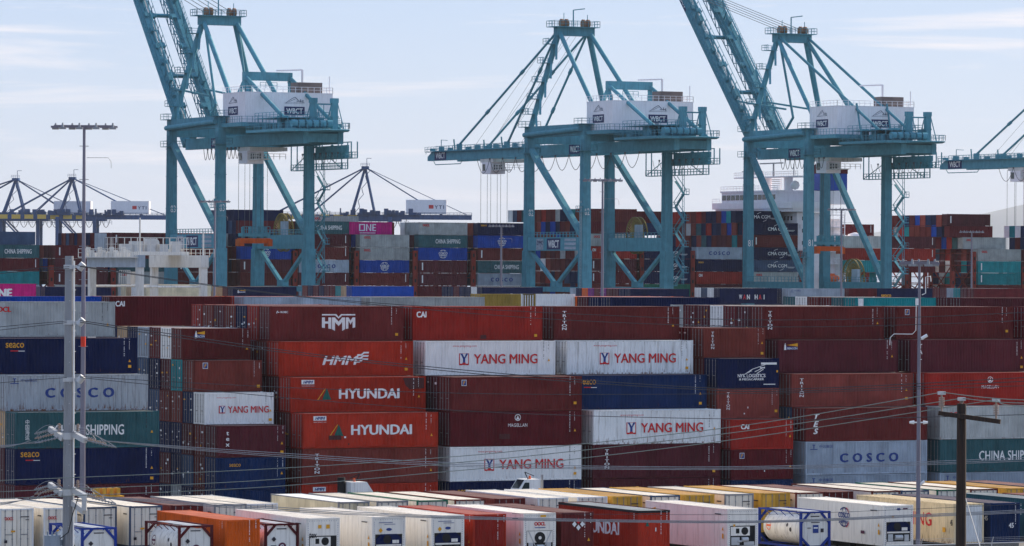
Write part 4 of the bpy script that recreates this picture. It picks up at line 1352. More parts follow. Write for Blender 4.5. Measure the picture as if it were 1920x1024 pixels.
# ------------------------------------------------------------------ yard tractors on the lane behind
def tractor(x, v, label, rz, dark):
    u = U(x, v, 905)
    r = empty('yard_tractor', (u, v, 0), label, 'yard tractor', 'yard tractors on the lane', rz)
    b = MB(); b.box(-1.2, 4.2, -.5, .5, .7, 1.1); b.box(-1.25, -1.0, -1.2, 1.2, .5, 1.2); b.box(-1.1, .9, .35, 1.15, 1.1, 1.9)
    b.obj('frame', 'steel', r)
    w = MB()
    for q in (-.3, 3.3):
        for s in (-1, 1):
            w.tube((q, s * .75, .52), (q, s * 1.2, .52), .52, 16)
    w.obj('wheels', 'rubber', r)
    c = MB()
    pr = [(-1.15, 1.15), (.85, 1.15), (.85, 3.35), (-.55, 3.35), (-1.15, 2.5)]
    vs = [(p[0], -1.15, p[1]) for p in pr] + [(p[0], .45, p[1]) for p in pr]
    c.add(vs, [tuple(range(5)), tuple(range(5, 10))[::-1]] + [(i, i + 5, (i + 1) % 5 + 5, (i + 1) % 5) for i in range(5)])
    c.obj('cab', 'white', r)
    g_ = MB()
    g_.add([(-.62, -1.158, 3.1), (-.95, -1.158, 2.5), (-.2, -1.158, 2.5), (-.2, -1.158, 3.1)], [(0, 1, 2, 3)])
    g_.add([(-1.09, -1.0, 2.62), (-.60, -1.0, 3.30), (-.60, .3, 3.30), (-1.09, .3, 2.62)], [(0, 1, 2, 3)])
    for vv in range(4, 8):
        g_.v[vv] = (g_.v[vv][0] - .012, g_.v[vv][1], g_.v[vv][2] + .012)
    g_.obj('window', 'glass', r)
    e = MB(); e.tube((1.2, -.7, 1.0), (1.2, -.7, 3.7), .32 if dark else .09, 14)
    e.obj('exhaust', 'black' if dark else 'steel', r)
    bc = MB(); bc.tube((.2, -.4, 3.36), (.2, -.4, 3.62), .12, 10, r2=.08); bc.obj('beacon', 'beacon_orange', r)
    bm = MB(); bm.bar((-.2, -.9, 3.36), (-.5, -.9, 3.95), .06); bm.bar((-.5, -.9, 3.95), (.35, -.9, 3.62), .05); bm.obj('mirror_arm', 'black', r)
    return r


tractor(672, 328.5, 'white yard tractor with black stack in front of the red plate box', pi, True)
tractor(985, 328.5, 'white yard tractor with orange beacon in front of the navy seaco box', 0.0, False)
# yellow spreader parked on the lane at the left
su = U(200, 322, 930)
r_ = empty('container_spreader', (su, 322, 0), 'yellow lifting spreader standing on the lane behind the steel pole', 'spreader')
b = MB(); b.box(-2.2, 2.2, -.6, .6, 1.6, 2.3); b.box(-2.2, -1.9, -1.2, 1.2, 0, 2.2); b.box(1.9, 2.2, -1.2, 1.2, 0, 2.2)
b.obj('frame', 'yellow', r_)
b = MB()
for q in (-1.6, -.6, .5, 1.5):
    b = MB(); b.box(q - .25, q + .25, -.4, .4, 2.3, 2.75); b.obj('lifting_block', 'yellow', r_)
r_.scale = (.55, 1, 1.3)


# ------------------------------------------------------------------ lamp masts
def mast(x, ytop, v, label, r0, r1, head, heads=8, band=None, clutter=True):
    u = U(x, v, ytop)
    zt = Z(x, ytop, u, v)
    r = empty('lamp_mast', (u, v, 0), label, 'lamp mast', 'lamp masts in the yard')
    m = MB(); m.tube((0, 0, 0), (0, 0, zt), r0, 14, r2=r1)
    m.obj('pole', 'pole_grey', r)
    d = V((CY, -SY, 0))
    e = V((SY, CY, 0))
    a = MB()
    h = head / 2
    a.bar(d * -h + V((0, 0, zt)), d * h + V((0, 0, zt)), .10, .16)
    for s in (-.35, .35):
        a.bar(d * -h * .9 + e * s + V((0, 0, zt + .1)), d * h * .9 + e * s + V((0, 0, zt + .1)), .05, .06)
    a.obj('crossbar', 'pole_grey', r)
    for i in range(heads):
        t = -h + head * (i + .5) / heads
        s = -.55 if i % 2 else .45
        l_ = MB()
        o = d * t + e * s + V((0, 0, zt - .12))
        l_.bar(o - d * .26, o + d * .26, .46, .16)
        l_.tube(o + V((0, 0, .05)), o + V((0, 0, .42)), .12, 8, r2=.06)
        l_.obj('lamp_head', 'steel', r)
    if band:
        b = MB(); b.tube((0, 0, band[0]), (0, 0, band[1]), r0 * .83, 14); b.obj('red_band', 'band_red', r)
    if clutter:
        c = MB()
        for k in range(int(zt / 2.6)):
            z = zt - 1.5 - k * 2.6
            if z < 14: break
            c.bar(V((0, 0, z)) - d * (r0 + .12), V((0, 0, z)) + d * (r0 + .12), .05, .05)
        c.path([V((0, 0, zt - 2.4)) + d * .2, V((0, 0, zt - 2.4)) + d * 1.9, V((0, 0, zt - 2.7)) + d * 2.1, V((0, 0, zt - 3.2)) + d * 2.12], .02, 5)
        c.obj('bracket', 'steel', r)
    return r, u, zt, d, e


mast(158, 238, 327, 'tall lamp mast with a red band behind the steel utility pole', .24, .11, 5.2, band=(14.35, 15.15))
mast(403, 378, 690, 'distant lamp mast in front of the left crane', .26, .13, 5.2)
mast(1130, 338, 512, 'lamp mast in front of the middle crane legs', .25, .12, 5.2)
mast(940, 424, 790, 'white distant lamp mast left of the middle crane', .30, .17, 5.2)
mast(1578, 393, 715, 'distant lamp mast in front of the right crane', .26, .14, 5.3)
mast(1822, 435, 800, 'distant lamp mast at the right before the ship', .26, .14, 5.2)
r_, u_, zt_, d_, e_ = mast(1724, 494, 258, 'slim near lamp mast with cameras at the right', .17, .085, 2.7, heads=5, clutter=False)
for z_, nm in ((16.0, 'upper'), (10.4, 'lower')):
    b = MB()
    o = V((0, 0, z_))
    if nm == 'upper':
        b.bar(o, o + d_ * .3, .06); b.tube(o + d_ * .15 + V((0, 0, .05)), o + d_ * .55 + V((0, 0, .28)), .11, 10)
    else:
        b.bar(o - d_ * .55, o + d_ * .55, .10, .09); b.tube(o - d_ * .3, o - d_ * .62, .13, 10, r2=.08); b.tube(o + d_ * .3, o + d_ * .62, .13, 10, r2=.08); b.tube(o - V((0, 0, .22)), o, .10, 8)
    b.obj('camera_head', 'letter_white', r_)
b = MB()
b.path([d_ * .18 + V((0, 0, 19.0)), d_ * .42 + V((0, 0, 19.1)), d_ * .42 + V((0, 0, 20.2)), d_ * .75 + V((0, 0, 20.25)), d_ * .78 + V((0, 0, 19.9))], .035, 5)
b.path([d_ * -.12 + V((0, 0, 18.6)), d_ * -.2 + V((0, 0, 18.5)), d_ * -.22 + V((0, 0, 16.6)), d_ * -.45 + V((0, 0, 16.35)), d_ * -1.7 + V((0, 0, 16.35)), d_ * -1.95 + V((0, 0, 16.1)), d_ * -1.97 + V((0, 0, 15.6))], .024, 5)
b.bar(d_ * -.12 + V((0, 0, 18.3)), d_ * -.12 + V((0, 0, 18.75)), .2)
b.tube(V((0, 0, 6.2)) + d_ * .1, V((0, 0, 6.2)) + d_ * .42 + V((0, 0, .25)), .10, 8)
b.obj('conduit', 'letter_white', r_)

# ------------------------------------------------------------------ utility poles and wires
RT, FW = V((CY, -SY, 0)), V((SY, CY, 0))          # across the view, away from the camera


def at(x, y, d):
    """point seen at picture (x, y) at d metres along the view"""
    return V((0, 0, CAMH)) + FW * d + RT * ((x + ROLL * (y - 512) - 960) / FPX * d) + V((0, 0, -(y - ROLL * (x - 960) - YH) / FPX * d))


DP = 185.0
pb = at(128, 1024, DP); pt = at(130, 480, DP)
r_ = empty('utility_pole', (pt.x, pt.y, 0), 'galvanised steel utility pole with two tiers of white insulators at left', 'utility pole')
loc = lambda p: V((p[0] - pt.x, p[1] - pt.y, p[2]))
b = MB(); b.tube((0, 0, 0), (0, 0, pt.z), .27, 12, r2=.175); b.sm = [False] * len(b.sm)
b.obj('pole', 'steel', r_)
b = MB()
z = 1.0
while z < pt.z:
    rr = .27 - .095 * z / pt.z
    b.bar(RT * (rr - .02) + V((0, 0, z)), RT * (rr + .10) + V((0, 0, z)), .03); b.bar(RT * .05 - FW * rr + V((0, 0, z + .4)), RT * .05 - FW * (rr + .02) + V((0, 0, z + .4)), .03)
    z += .85
b.obj('climbing_steps', 'galvanised', r_)
b = MB(); b.tube(RT * .24 - FW * .1 + V((0, 0, 0)), RT * .21 - FW * .1 + V((0, 0, pt.z - .2)), .035, 8); b.obj('conduit', 'letter_white', r_)
for zz in (at(0, 500, DP).z, at(0, 604, DP).z, at(0, 711, DP).z):
    b = MB()
    b.tube((0, 0, zz - .09), (0, 0, zz + .09), .235, 12)
    b.bar(RT * .2 + V((0, 0, zz)), RT * .50 - FW * .2 + V((0, 0, zz + .06)), .10)
    b.tube(RT * .42 - FW * .22 + V((0, 0, zz - .1)), RT * .62 - FW * .25 + V((0, 0, zz + .14)), .14, 10)
    b.obj('clamp', 'galvanised', r_)
AR = (RT * .9 - FW * .75).normalized()
for zz in (at(0, 817, DP).z, at(0, 922, DP).z):
    b = MB()
    b.bar(AR * -.9 + RT * -.15 + V((0, 0, zz + .28)), RT * -.2 + V((0, 0, zz - .12)), .20, .22)
    b.bar(RT * .15 + V((0, 0, zz + .12)), AR * 1.0 + RT * .0 + V((0, 0, zz - .16)), .20, .22)
    b.tube((0, 0, zz - .14), (0, 0, zz + .14), .25, 12)
    b.obj('crossarm', 'galvanised', r_)
    for s in (-1, 1):
        for k in range(3):
            ins = MB()
            o = (AR * (-.8 + .33 * k) if s < 0 else AR * (.42 + .28 * k)) + V((0, 0, zz + (.26 - .13 * k if s < 0 else .06 - .10 * k)))
            tip = o + RT * (s * (.85 + .22 * k)) + V((0, 0, -.20 - .05 * k))
            q = 7
            for i in range(q):
                p_ = o.lerp(tip, .25 + .7 * i / q)
                ins.tube(p_, p_ + (tip - o).normalized() * .035, .055, 8)
            ins.tube(o, tip, .028, 6)
            ins.obj('insulator', 'steel' if (k + s) % 2 else 'porcelain', r_)
            j = MB()
            pts = []
            for i in range(9):
                t_ = i / 8
                pts.append(tip.lerp(V((0, 0, zz + .15)) + AR * (.25 * s) - FW * .3, t_) + V((0, 0, sin(t_ * pi) * (.34 - .07 * k))))
            j.path(pts, .013, 5)
            j.obj('jumper', 'steel', r_)
    for k in range(3):
        ins = MB(); o = AR * (-.55 + .55 * k) + V((0, 0, zz + .18)); ins.tube(o, o + V((0, 0, .34)), .035, 6)
        for i in range(4):
            ins.tube(o + V((0, 0, .06 + .07 * i)), o + V((0, 0, .09 + .07 * i)), .08, 8)
        ins.obj('post_insulator', 'porcelain', r_)
zz = at(0, 955, DP).z
b = MB(); b.bar(RT * .1 + V((0, 0, zz + .35)), AR * .95 + V((0, 0, zz - .05)), .2, .22); b.tube(AR * .95 + V((0, 0, zz)), AR * .95 + V((0, 0, zz + .6)), .11, 10); b.obj('bracket', 'galvanised', r_)
zz = at(0, 1017, DP).z
b = MB(); b.tube(RT * -.62 - FW * .25 + V((0, 0, zz - .8)), RT * -.62 - FW * .25 + V((0, 0, zz + .32)), .34, 16); b.bar(RT * -.3 + V((0, 0, zz)), V((0, 0, zz)), .12, .25)
for k in range(3):
    b.tube(RT * (-.8 + .18 * k) - FW * .35 + V((0, 0, zz + .3)), RT * (-.8 + .18 * k) - FW * .35 + V((0, 0, zz + .48)), .04, 6)
b.obj('transformer', 'pale_blue', r_)
b = MB(); b.path([RT * -.4 - FW * .3 + V((0, 0, zz + .1)), RT * .05 - FW * .35 + V((0, 0, zz + .45)), RT * .22 - FW * .3 + V((0, 0, zz + 1.2)), AR * .6 - FW * .1 + V((0, 0, zz + 1.9))], .02, 5); b.obj('lead', 'black', r_)

DW = 150.0
wt = at(1803, 757, DW)
r_ = empty('wooden_utility_pole', (wt.x, wt.y, 0), 'dark wooden utility pole with a crossarm and three insulators at right', 'utility pole')
b = MB(); b.tube((0, 0, 0), (0, 0, wt.z), .235, 16, r2=.155); b.obj('pole', 'wood', r_)
zc_ = at(1803, 785, DW).z
wa = (RT * .96 - FW * .28)
b = MB(); b.bar(wa * -.80 - FW * .2 + V((0, 0, zc_ + .18)), wa * 1.30 - FW * .2 + V((0, 0, zc_ - .08)), .12, .15); b.obj('crossarm', 'wood', r_, )
WP = []
for s, hh, base in ((-.70, .62, zc_ + .2), (0.0, .12, wt.z), (1.15, .62, zc_ - .02)):
    o = wa * s - (FW * .2 if s else V((0, 0, 0))) + V((0, 0, base))
    ins = MB(); ins.tube(o, o + V((0, 0, hh)), .035, 6)
    for i in range(6):
        zi = hh * (.3 + .55 * i / 6)
        ins.tube(o + V((0, 0, zi)), o + V((0, 0, zi + .035)), .095 if s else .07, 10)
    ins.obj('insulator', 'porcelain', r_)
    c = MB(); c.box(o.x - .1, o.x + .1, o.y - .1, o.y + .1, o.z + hh - .02, o.z + hh + .09); c.obj('clamp', 'galvanised', r_)
    WP.append(V((wt.x, wt.y, 0)) + o + V((0, 0, hh + .06)))
b = MB(); b.bar((0, 0, wt.z - 2.7), RT * 2.2 - FW * 1 + V((0, 0, 6)), .03); b.obj('guy_wire', 'galvanised', r_)


def wire(pts, label, rad_=.0145, mat='cable'):
    """a conductor through picture points (x, y, distance), rounded by a smooth curve"""
    P3 = [at(*p) if len(p) == 3 and not isinstance(p, V) else p for p in pts]
    out = []
    for i in range(len(P3) - 1):
        p0, p1, p2, p3 = P3[max(i - 1, 0)], P3[i], P3[i + 1], P3[min(i + 2, len(P3) - 1)]
        for k in range(8):
            t = k / 8
            out.append(.5 * ((2 * p1) + (p2 - p0) * t + (2 * p0 - 5 * p1 + 4 * p2 - p3) * t * t + (3 * p1 - p0 - 3 * p2 + p3) * t ** 3))
    out.append(P3[-1])
    b = MB(); b.path(out, rad_, 6)
    return tag(b.obj('overhead_wire', mat), label, 'wire', 'overhead wires')


wire([(145, 498, 184), (570, 556, 180), (960, 583, 176), (1450, 600, 171), (1920, 586, 166), (2300, 560, 162)], 'upper of two cables from the head of the steel pole to the right')
wire([(150, 500, 184), (480, 547, 181), (840, 584, 177), (1140, 604, 174), (1500, 613, 170), (1920, 601, 166), (2300, 578, 162)], 'lower of two cables from the head of the steel pole to the right')
wire([(130, 500, 184), (0, 509, 186), (-200, 530, 189)], 'upper cable leaving the head of the steel pole to the left')
wire([(130, 503, 184), (0, 513, 186), (-200, 536, 189)], 'lower cable leaving the head of the steel pole to the left')
wire([(150, 601, 184), (360, 632, 182), (620, 668, 179), (960, 702, 175), (1300, 726, 172), (1500, 729, 170), (1920, 708, 166), (2300, 680, 162)], 'upper of two cables from the second clamp of the steel pole', .018)
wire([(150, 604, 184), (360, 637, 182), (620, 672, 179), (960, 707, 175), (1300, 730, 172), (1500, 733, 170), (1920, 715, 166), (2300, 690, 162)], 'lower of two cables from the second clamp of the steel pole', .018)
wire([(125, 602, 184), (0, 613, 186), (-200, 634, 189)], 'upper cable leaving the second clamp to the left')
wire([(125, 605, 184), (0, 619, 186), (-200, 644, 189)], 'lower cable leaving the second clamp to the left')
wire([(150, 706, 184), (360, 718, 182), (620, 730, 179), (960, 739, 175), (1400, 738, 171), (1700, 730, 168), (2200, 715, 163)], 'flatter cable from the third clamp of the steel pole')
wire([(150, 708, 184), (360, 729, 182), (620, 753, 179), (960, 775, 175), (1400, 786, 171), (1700, 783, 168), (2200, 770, 163)], 'steeper cable from the third clamp of the steel pole')
wire([(125, 708, 184), (0, 718, 186), (-200, 738, 189)], 'cable leaving the third clamp to the left')
for k, (a_, b_) in enumerate((('first', 0), ('second', 3.5), ('third', 6.5))):
    wire([(185 + 8 * k, 826 + b_ * .3, 183), (470, 846 + b_, 181), (830, 867 + b_, 177), (1200, 875 + b_ * .8, 173), (1500, 873 + b_ * .8, 170), (1920, 858 + b_, 166), (2300, 836 + b_, 162)], '%s conductor from the upper insulators of the steel pole to the right' % a_, .015, 'steel')
    wire([(78 - 10 * k, 830 - 2 * k, 184), (0, 836 + 2 * k, 185), (-200, 856 + 4 * k, 188)], '%s conductor from the upper insulators of the steel pole to the left' % a_, .015, 'steel')
    wire([(195, 932 + b_ * .4, 183), (470, 948 + b_, 181), (720, 963 + b_ * .7, 179), (1000, 972 + b_ * .6, 176), (1400, 977 + b_ * .5, 172), (1700, 966 + b_ * .6, 169), (1920, 956 + b_ * .8, 167), (2300, 934 + b_, 163)][0 if k < 2 else 0:],
         '%s conductor from the lower insulators of the steel pole to the right' % a_, .017, 'steel')
    wire([(80 - 8 * k, 934 - 2 * k, 184), (0, 943 + 2 * k, 185), (-200, 966 + 4 * k, 188)], '%s conductor from the lower insulators of the steel pole to the left' % a_, .015, 'steel')
LAB = ('left', 'middle', 'right')
for k, (yl, y0, y1) in enumerate(((901, 864, 797), (922, 876, 808), (935, 891, 821))):
    wire([WP[k], (1400, y1, 158), (1040, y0 - 26, 165), (830, y0 - 6, 169), (470, yl - 20, 176), (0, yl, 185), (-300, yl + 12, 191)], 'pale conductor running left from the %s insulator of the wooden pole' % LAB[k], .016, 'cable_green')
    wire([WP[k], (1920, 750 + 6 * k, 147), (2250, 748 + 8 * k, 138)], 'pale conductor running right from the %s insulator of the wooden pole' % LAB[k], .016, 'cable_green')
wire([(960, 963, 170), (1400, 965, 166), (1680, 956, 162), (1920, 945, 160), (2200, 930, 157)][0:], 'thin wire sagging across the parked boxes at right', .009, 'cable')

# chain link fence along the road side, only its head in view at the lower right
fv = 236.0
u0_, u1_ = U(1660, fv, 1015), U(1990, fv, 1015)
r_ = empty('security_fence', (u0_, fv, 0), 'chain link fence with outward arms at the lower right corner', 'fence')
zf = CAMH - (1019 - 4 - YH) / FPX * dep((u0_ + u1_) / 2, fv)
b = MB(); b.box(0, u1_ - u0_, -.15, .15, 0, zf - 2.4); b.obj('base_wall', 'asphalt', r_)
n_ = 5
for i in range(n_ + 1):
    b = MB(); xx = (u1_ - u0_) * i / n_
    b.tube((xx, 0, zf - 2.4), (xx, 0, zf), .035, 8); b.bar((xx, 0, zf), (xx - .1, -.35, zf + .4), .04); b.obj('post', 'galvanised', r_)
b = MB(); b.tube((0, 0, zf), (u1_ - u0_, 0, zf), .03, 8)
for q in (.15, .27, .38):
    b.bar((0, -q * .85, zf + q), (u1_ - u0_, -q * .85, zf + q), .012)
for i in range(150):
    xx = (u1_ - u0_) * i / 150
    b.bar((xx, 0, zf - 2.3), (xx + .12, 0, zf), .007); b.bar((xx + .12, .01, zf - 2.3), (xx, .01, zf), .007)
b.obj('mesh_wire', 'galvanised', r_)


# ------------------------------------------------------------------ white yard gantry
def yard_gantry():
    v0 = 560.0
    uN = U(381, v0, 500); uF = U(262, v0, 500)
    v1 = v0 + 18
    du = uN - uF
    r = empty('yard_gantry_crane', (uF, v0, 0), 'white rubber tyred gantry crane among the middle stacks at left', 'gantry crane')
    zt = Z(381, 479, uN, v0); zb = Z(381, 502, uN, v0)
    for k, x in enumerate((0, du)):
        b = MB(); b.box(x - .55, x + .55, -.6, 18.6, zb, zt)
        b.obj('girder', 'gantry_white' if k else 'pale_blue', r)
        for y in (0, 18):
            l_ = MB(); l_.box(x - .46, x + .46, y - .42, y + .42, 2.2, zb - .002)
            l_.obj('leg', 'gantry_white', r)
        s_ = MB()
    for y in (0, 18):
        b = MB(); b.box(-1, du + 1, y - .5, y + .5, 1.2, 2.2)
        for q in (0, du):
            for s in (-1, 1):
                b.tube((q + s * .9, y - .3, .8), (q + s * .9, y + .3, .8), .8, 16)
        b.obj('bogie', 'black', r)
        b = MB(); b.tube((.5, y, zb - 2.6), (du - .5, y, zb - 2.6), .16, 12); b.obj('tie_beam', 'gantry_white', r)
    w = MB()
    w.box(-1.7, -.6, -1, 19, zt - .35, zt - .25); w.rail([(-1.65, -1, zt - .25), (-1.65, 19, zt - .25)], 1.1, 1.4, .07)
    w.rail([(du + 1.2, -1, zt - .25), (du + 1.2, 19, zt - .25)], 1.1, 1.6, .07)
    for i in range(12):
        w.box(-1.3, -.8, i * 1.5, i * 1.5 + .5, zt - .25, zt + .3 + .4 * (i % 3))
    w.obj('walkway', 'gantry_white', r)
    t = MB(); t.box(-.6, du + .6, 6.5, 11.5, zt + .002, zt + .5)
    t.obj('trolley', 'gantry_white', r)
    c = MB(); c.rail([(-.6, 6.5, zt + .5), (du + .6, 6.5, zt + .5), (du + .6, 11.5, zt + .5), (-.6, 11.5, zt + .5), (-.6, 6.5, zt + .5)], 1.9, .9, .06)
    c.obj('railing', 'gantry_white', r)
    m_ = MB()
    for q in range(5):
        m_.box(.3 + q * du / 5, 1.5 + q * du / 5, 7.4, 8.6 + (q % 2), zt + .5, zt + 1.5 + .4 * (q % 3))
    m_.tube((du * .6, 8.5, zt + 1.6), (du * .6, 10.5, zt + 1.6), .7, 14)
    m_.obj('hoist', 'galvanised', r)
    e = MB(); e.box(-.6, .6, 14.0, 15.5, zt + .5, zt + 3.0); e.obj('electrical_house', 'pale_blue', r)
    c = MB(); c.box(-.7, .9, 1.6, 3.0, zb - 2.3, zb - .6); c.rail([(-1.2, .5, zb - 2.2), (-1.2, 4.4, zb - 2.2)], 1.8, .7, .07); c.obj('cabin', 'gantry_white', r)
    for y, h_ in ((0, 5.0), (0.01, 3.2)):
        p_ = MB(); p_.tube((0 if y == 0 else du, y, zt), (0 if y == 0 else du, y, zt + h_), .12, 8); p_.obj('mast', 'gantry_white', r)
    ld = MB()
    for s in (0, .5):
        ld.bar((-.75, -.9 + s, 2), (-.75, -.9 + s, zt), .06)
    for i in range(30):
        ld.bar((-.75, -.9, 3 + i * .6), (-.75, -.4, 3 + i * .6), .05)
    ld.obj('ladder', 'galvanised', r)


yard_gantry()


# ------------------------------------------------------------------ ship to shore cranes
def loops(mb, x, y0, y1, z, n, depth, r=.07):
    for i in range(n):
        a, b2 = y0 + (y1 - y0) * i / n, y0 + (y1 - y0) * (i + 1) / n
        pts = []
        for k in range(9):
            t = k / 8
            pts.append((x, a + (b2 - a) * t, z - depth * (1 - (2 * t - 1) ** 2)))
        mb.path(pts, r, 5)
        mb.box(x - .15, x + .15, a - .15, a + .15, z - .3, z + .1)


def sts_crane(u0, num, label, boom_up, low_portal, trolley_y, spreader_z, tip_text=True):
    X, G = 20.5, 28.0
    zo = 0.0
    r = empty('container_crane', (u0, 880.0, 0), label, 'container crane', 'teal ship to shore cranes on the quay')
    T = 'crane_teal'
    zp0, zp1 = (24.4, 27.4) if not low_portal else (15.3, 17.6)
    LT = 50.0
    # legs
    for x in (0, X):
        for y in (0, G):
            b = MB()
            wz = 2.35
            b.bar((x, y + (.6 if y else -.0), 1.6), (x, y, zp0), wz, wz, w2=2.3, h2=2.3)
            b.bar((x, y, zp0), (x, y, LT), 1.95, 1.95, w2=1.75, h2=1.75)
            if x == 0 and num:
                pass
            for zs in (8.5, 21.0, 33.0, 40.0, 46.0):
                ww = 1.20 if zs < zp0 else 1.0
                b.box(x - ww, x + ww, y - ww, y + ww, zs, zs + .16)
            for q in (-.55, .2):
                b.bar((x - 1.05, y + q, 3), (x - .98, y + q, LT - 1), .10, .08)
            leg = b.obj('leg', T, r)
            bg = MB(); bg.box(x - 1.1, x + 1.1, y - .7, y + .7, .9, 1.6)
            for q in (-4.2, -2.6, -1, .6, 2.2, 3.8):
                bg.tube((x + q, y - .25, .45), (x + q, y + .25, .45), .45, 12)
            bg.box(x - 4.8, x + 4.8, y - .6, y + .6, .5, 1.0)
            bg.obj('bogie', T, r)
        # portal beam, its lower frame and the long diagonal
        b = MB(); b.box(x - .75, x + .75, 1.0, G - 1.0, zp0, zp1); b.obj('portal_beam', T, r)
        if not low_portal:
            b = MB()
            b.bar((x, 1.2, zp0 - .1), (x, G / 2 - .6, 17.0), .75, .75); b.bar((x, G - 1.2, zp0 - .1), (x, G / 2 + .6, 17.0), .75, .75)
            b.box(x - .7, x + .7, G / 2 - 1.6, G / 2 + 1.6, 16.3, 17.6)
            b.obj('brace', T, r)
            b = MB(); b.box(x - .6, x + .6, 1.2, G - 1.2, 15.2, 16.3); b.obj('tie_beam', T, r)
        b = MB(); b.bar((x - .1, G - 1.2, 47.2), (x - .1, 1.2, zp1 + .4), 1.15, 1.15); b.obj('diagonal', T, r)
        b = MB(); b.box(x - .8, x + .8, -.9, G + .9, LT, LT + 2.5); b.tube((x - 1.3, 0, LT + 1.3), (x - 1.3, G, LT + .6), .55, 12); b.obj('upper_beam', T, r)
        b = MB()
        b.rail([(x - .9, 1, zp1), (x - .9, G - 1, zp1)], 1.15, 1.6, .08); b.rail([(x + .9, 1, zp1), (x + .9, G - 1, zp1)], 1.15, 1.6, .08)
        for y in (0, G):
            for zz in (46.6, LT + 2.5):
                p = 1.9
                b.box(x - p, x + p, y - p, y + p, zz - .12, zz)
                b.rail([(x - p, y - p, zz), (x + p, y - p, zz), (x + p, y + p, zz), (x - p, y + p, zz), (x - p, y - p, zz)], 1.2, 1.3, .08)
        b.obj('railing', T, r)
    for y in (0, G):
        b = MB(); b.box(.85, X - .85, y - .8, y + .8, 48.7, 51.0); b.obj('cross_beam', T, r)
        b = MB(); b.box(1.2, X - 1.2, y - .8, y + .8, 1.7, 3.4); b.obj('sill_beam', T, r)
    # girders and boom
    GX = (6.3, 14.2)
    HY, HZ = 34.5, 47.6
    back = -31.0
    for x in GX:
        b = MB(); b.box(x - .6, x + .6, back, HY - .3, 46.1, 48.5); b.obj('girder', T, r)
    for y in (back + .6, -20, -1, 14, 30):
        b = MB(); b.box(GX[0] + .6, GX[1] - .6, y - .5, y + .5, 46.4, 48.2); b.obj('cross_tie', T, r)
    boom = empty('boom', (0, HY, HZ)); boom.parent = r
    LB = 60.0
    for k, x in enumerate(GX):
        b = MB(); b.box(x - .6, x + .6, .0, LB - 2.5, -1.5, .9)
        b.add([(x - .6, LB - 2.5, -1.5), (x + .6, LB - 2.5, -1.5), (x + .6, LB + .4, -1.5), (x - .6, LB + .4, -1.5), (x - .6, LB - 2.5, .9), (x + .6, LB - 2.5, .9), (x + .6, LB + .4, -.5), (x - .6, LB + .4, -.5)],
              [(0, 3, 2, 1), (4, 5, 6, 7), (0, 1, 5, 4), (1, 2, 6, 5), (2, 3, 7, 6), (3, 0, 4, 7)])
        b.obj('boom_girder', T, boom)
    for y in (3.0, 21.0, 40.0, LB - 2.5):
        b = MB(); b.box(GX[0] + .6, GX[1] - .6, y - .25, y + .25, -.7, .1); b.obj('boom_tie', T, boom)
    b = MB()
    for x, s in ((GX[0], -1), (GX[1], 1)):
        b.box(x + s * .62 - (.9 if s < 0 else 0), x + s * .62 + (.9 if s > 0 else 0), 0, LB, .55, .65)
        b.rail([(x + s * 1.5, 0, .65), (x + s * 1.5, LB, .65)], 1.15, 1.7, .08)
        b.rail([(x, 0, .9), (x, LB - 3, .9)], 1.1, 2.3, .07)
        for y in (LB * .30, LB * .73):
            b.box(x - .35, x + .35, y - .9, y + .9, .9, 2.3)
            b.bar((x - .5, y + 1.4, .9), (x - .9, y + 1.2, 3.4), .25)
    for y in range(3, int(LB), 5):
        b.box(GX[0] - .5, GX[0] + .4, y, y + 1.3, .9, 1.5 + .3 * (y % 2))
    b.rail([(GX[0] - 1, LB + .4, .1), (GX[1] + 1, LB + .4, .1)], 1.3, 1.4, .09)
    b.box(GX[0] + .3, GX[0] + .5, LB - 16, LB - 2, -2.5, -2.3); b.bar((GX[0] + .4, LB - 16, -2.4), (GX[0] + .4, LB - 17, -1.5), .12); b.bar((GX[0] + .4, LB - 2, -2.4), (GX[0] + .4, LB - 1, -1.5), .12)
    b.bar((GX[0] - .9, LB - 8, .9), (GX[0] - .9, LB - 8, 3.4), .14); b.bar((GX[0] - .9, LB - 8, 3.4), (GX[0] - .9, LB - 11.5, 3.2), .12)
    b.obj('boom_walkway', T, boom)
    if boom_up:
        for x in GX:
            tr = MB()
            for i in range(9):
                y0, y1 = 2 + i * 6, 2 + (i + 1) * 6
                tr.bar((x + .2, y0, 1.0), (x + .2, y1, 2.6 if i % 2 else 1.2), .28); tr.bar((x + .2, y0, 2.8), (x + .2, y1, 2.8), .25)
            tr.obj('boom_truss', T, boom)
            sx_ = 1 if x == GX[0] else -1
            t2 = MB()
            for i in range(18):
                y0, y1 = 1 + i * 3.1, 1 + (i + 1) * 3.1
                xa, xb = x + sx_ * .7, x + sx_ * 2.1
                t2.bar((xa, y0, .3), (xb, y1, .3), .16); t2.bar((xb, y0, .3), (xb, y1, .3), .16); t2.bar((xb, y0, .3), (xb, y0, 1.6), .12); t2.bar((xb, y0, 1.6), (xb, y1, 1.6), .10); t2.bar((xb, y0, -1.2), (xb, y1, .3), .14); t2.bar((xb, y0, -1.2), (xb, y1, -1.2), .14); t2.bar((xa, y0, -1.2), (xb, y0, -1.2), .14)
                if i % 3 == 0:
                    t2.box(min(xa, xb), max(xa, xb), y0, y0 + 1.2, .35, 1.1)
            t2.obj('boom_lattice', T, boom)
        for i in range(24):  # grating paler than the boom: sunlight on the walkway is put into its paint
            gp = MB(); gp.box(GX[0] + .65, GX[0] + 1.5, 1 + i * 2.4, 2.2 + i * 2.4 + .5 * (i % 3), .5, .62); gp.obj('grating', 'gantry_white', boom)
        boom.rotation_euler = (rad(boom_up), 0, 0)
    # A-frame
    ax = (6.4, 14.1); ay, az = 26.0, 74.6
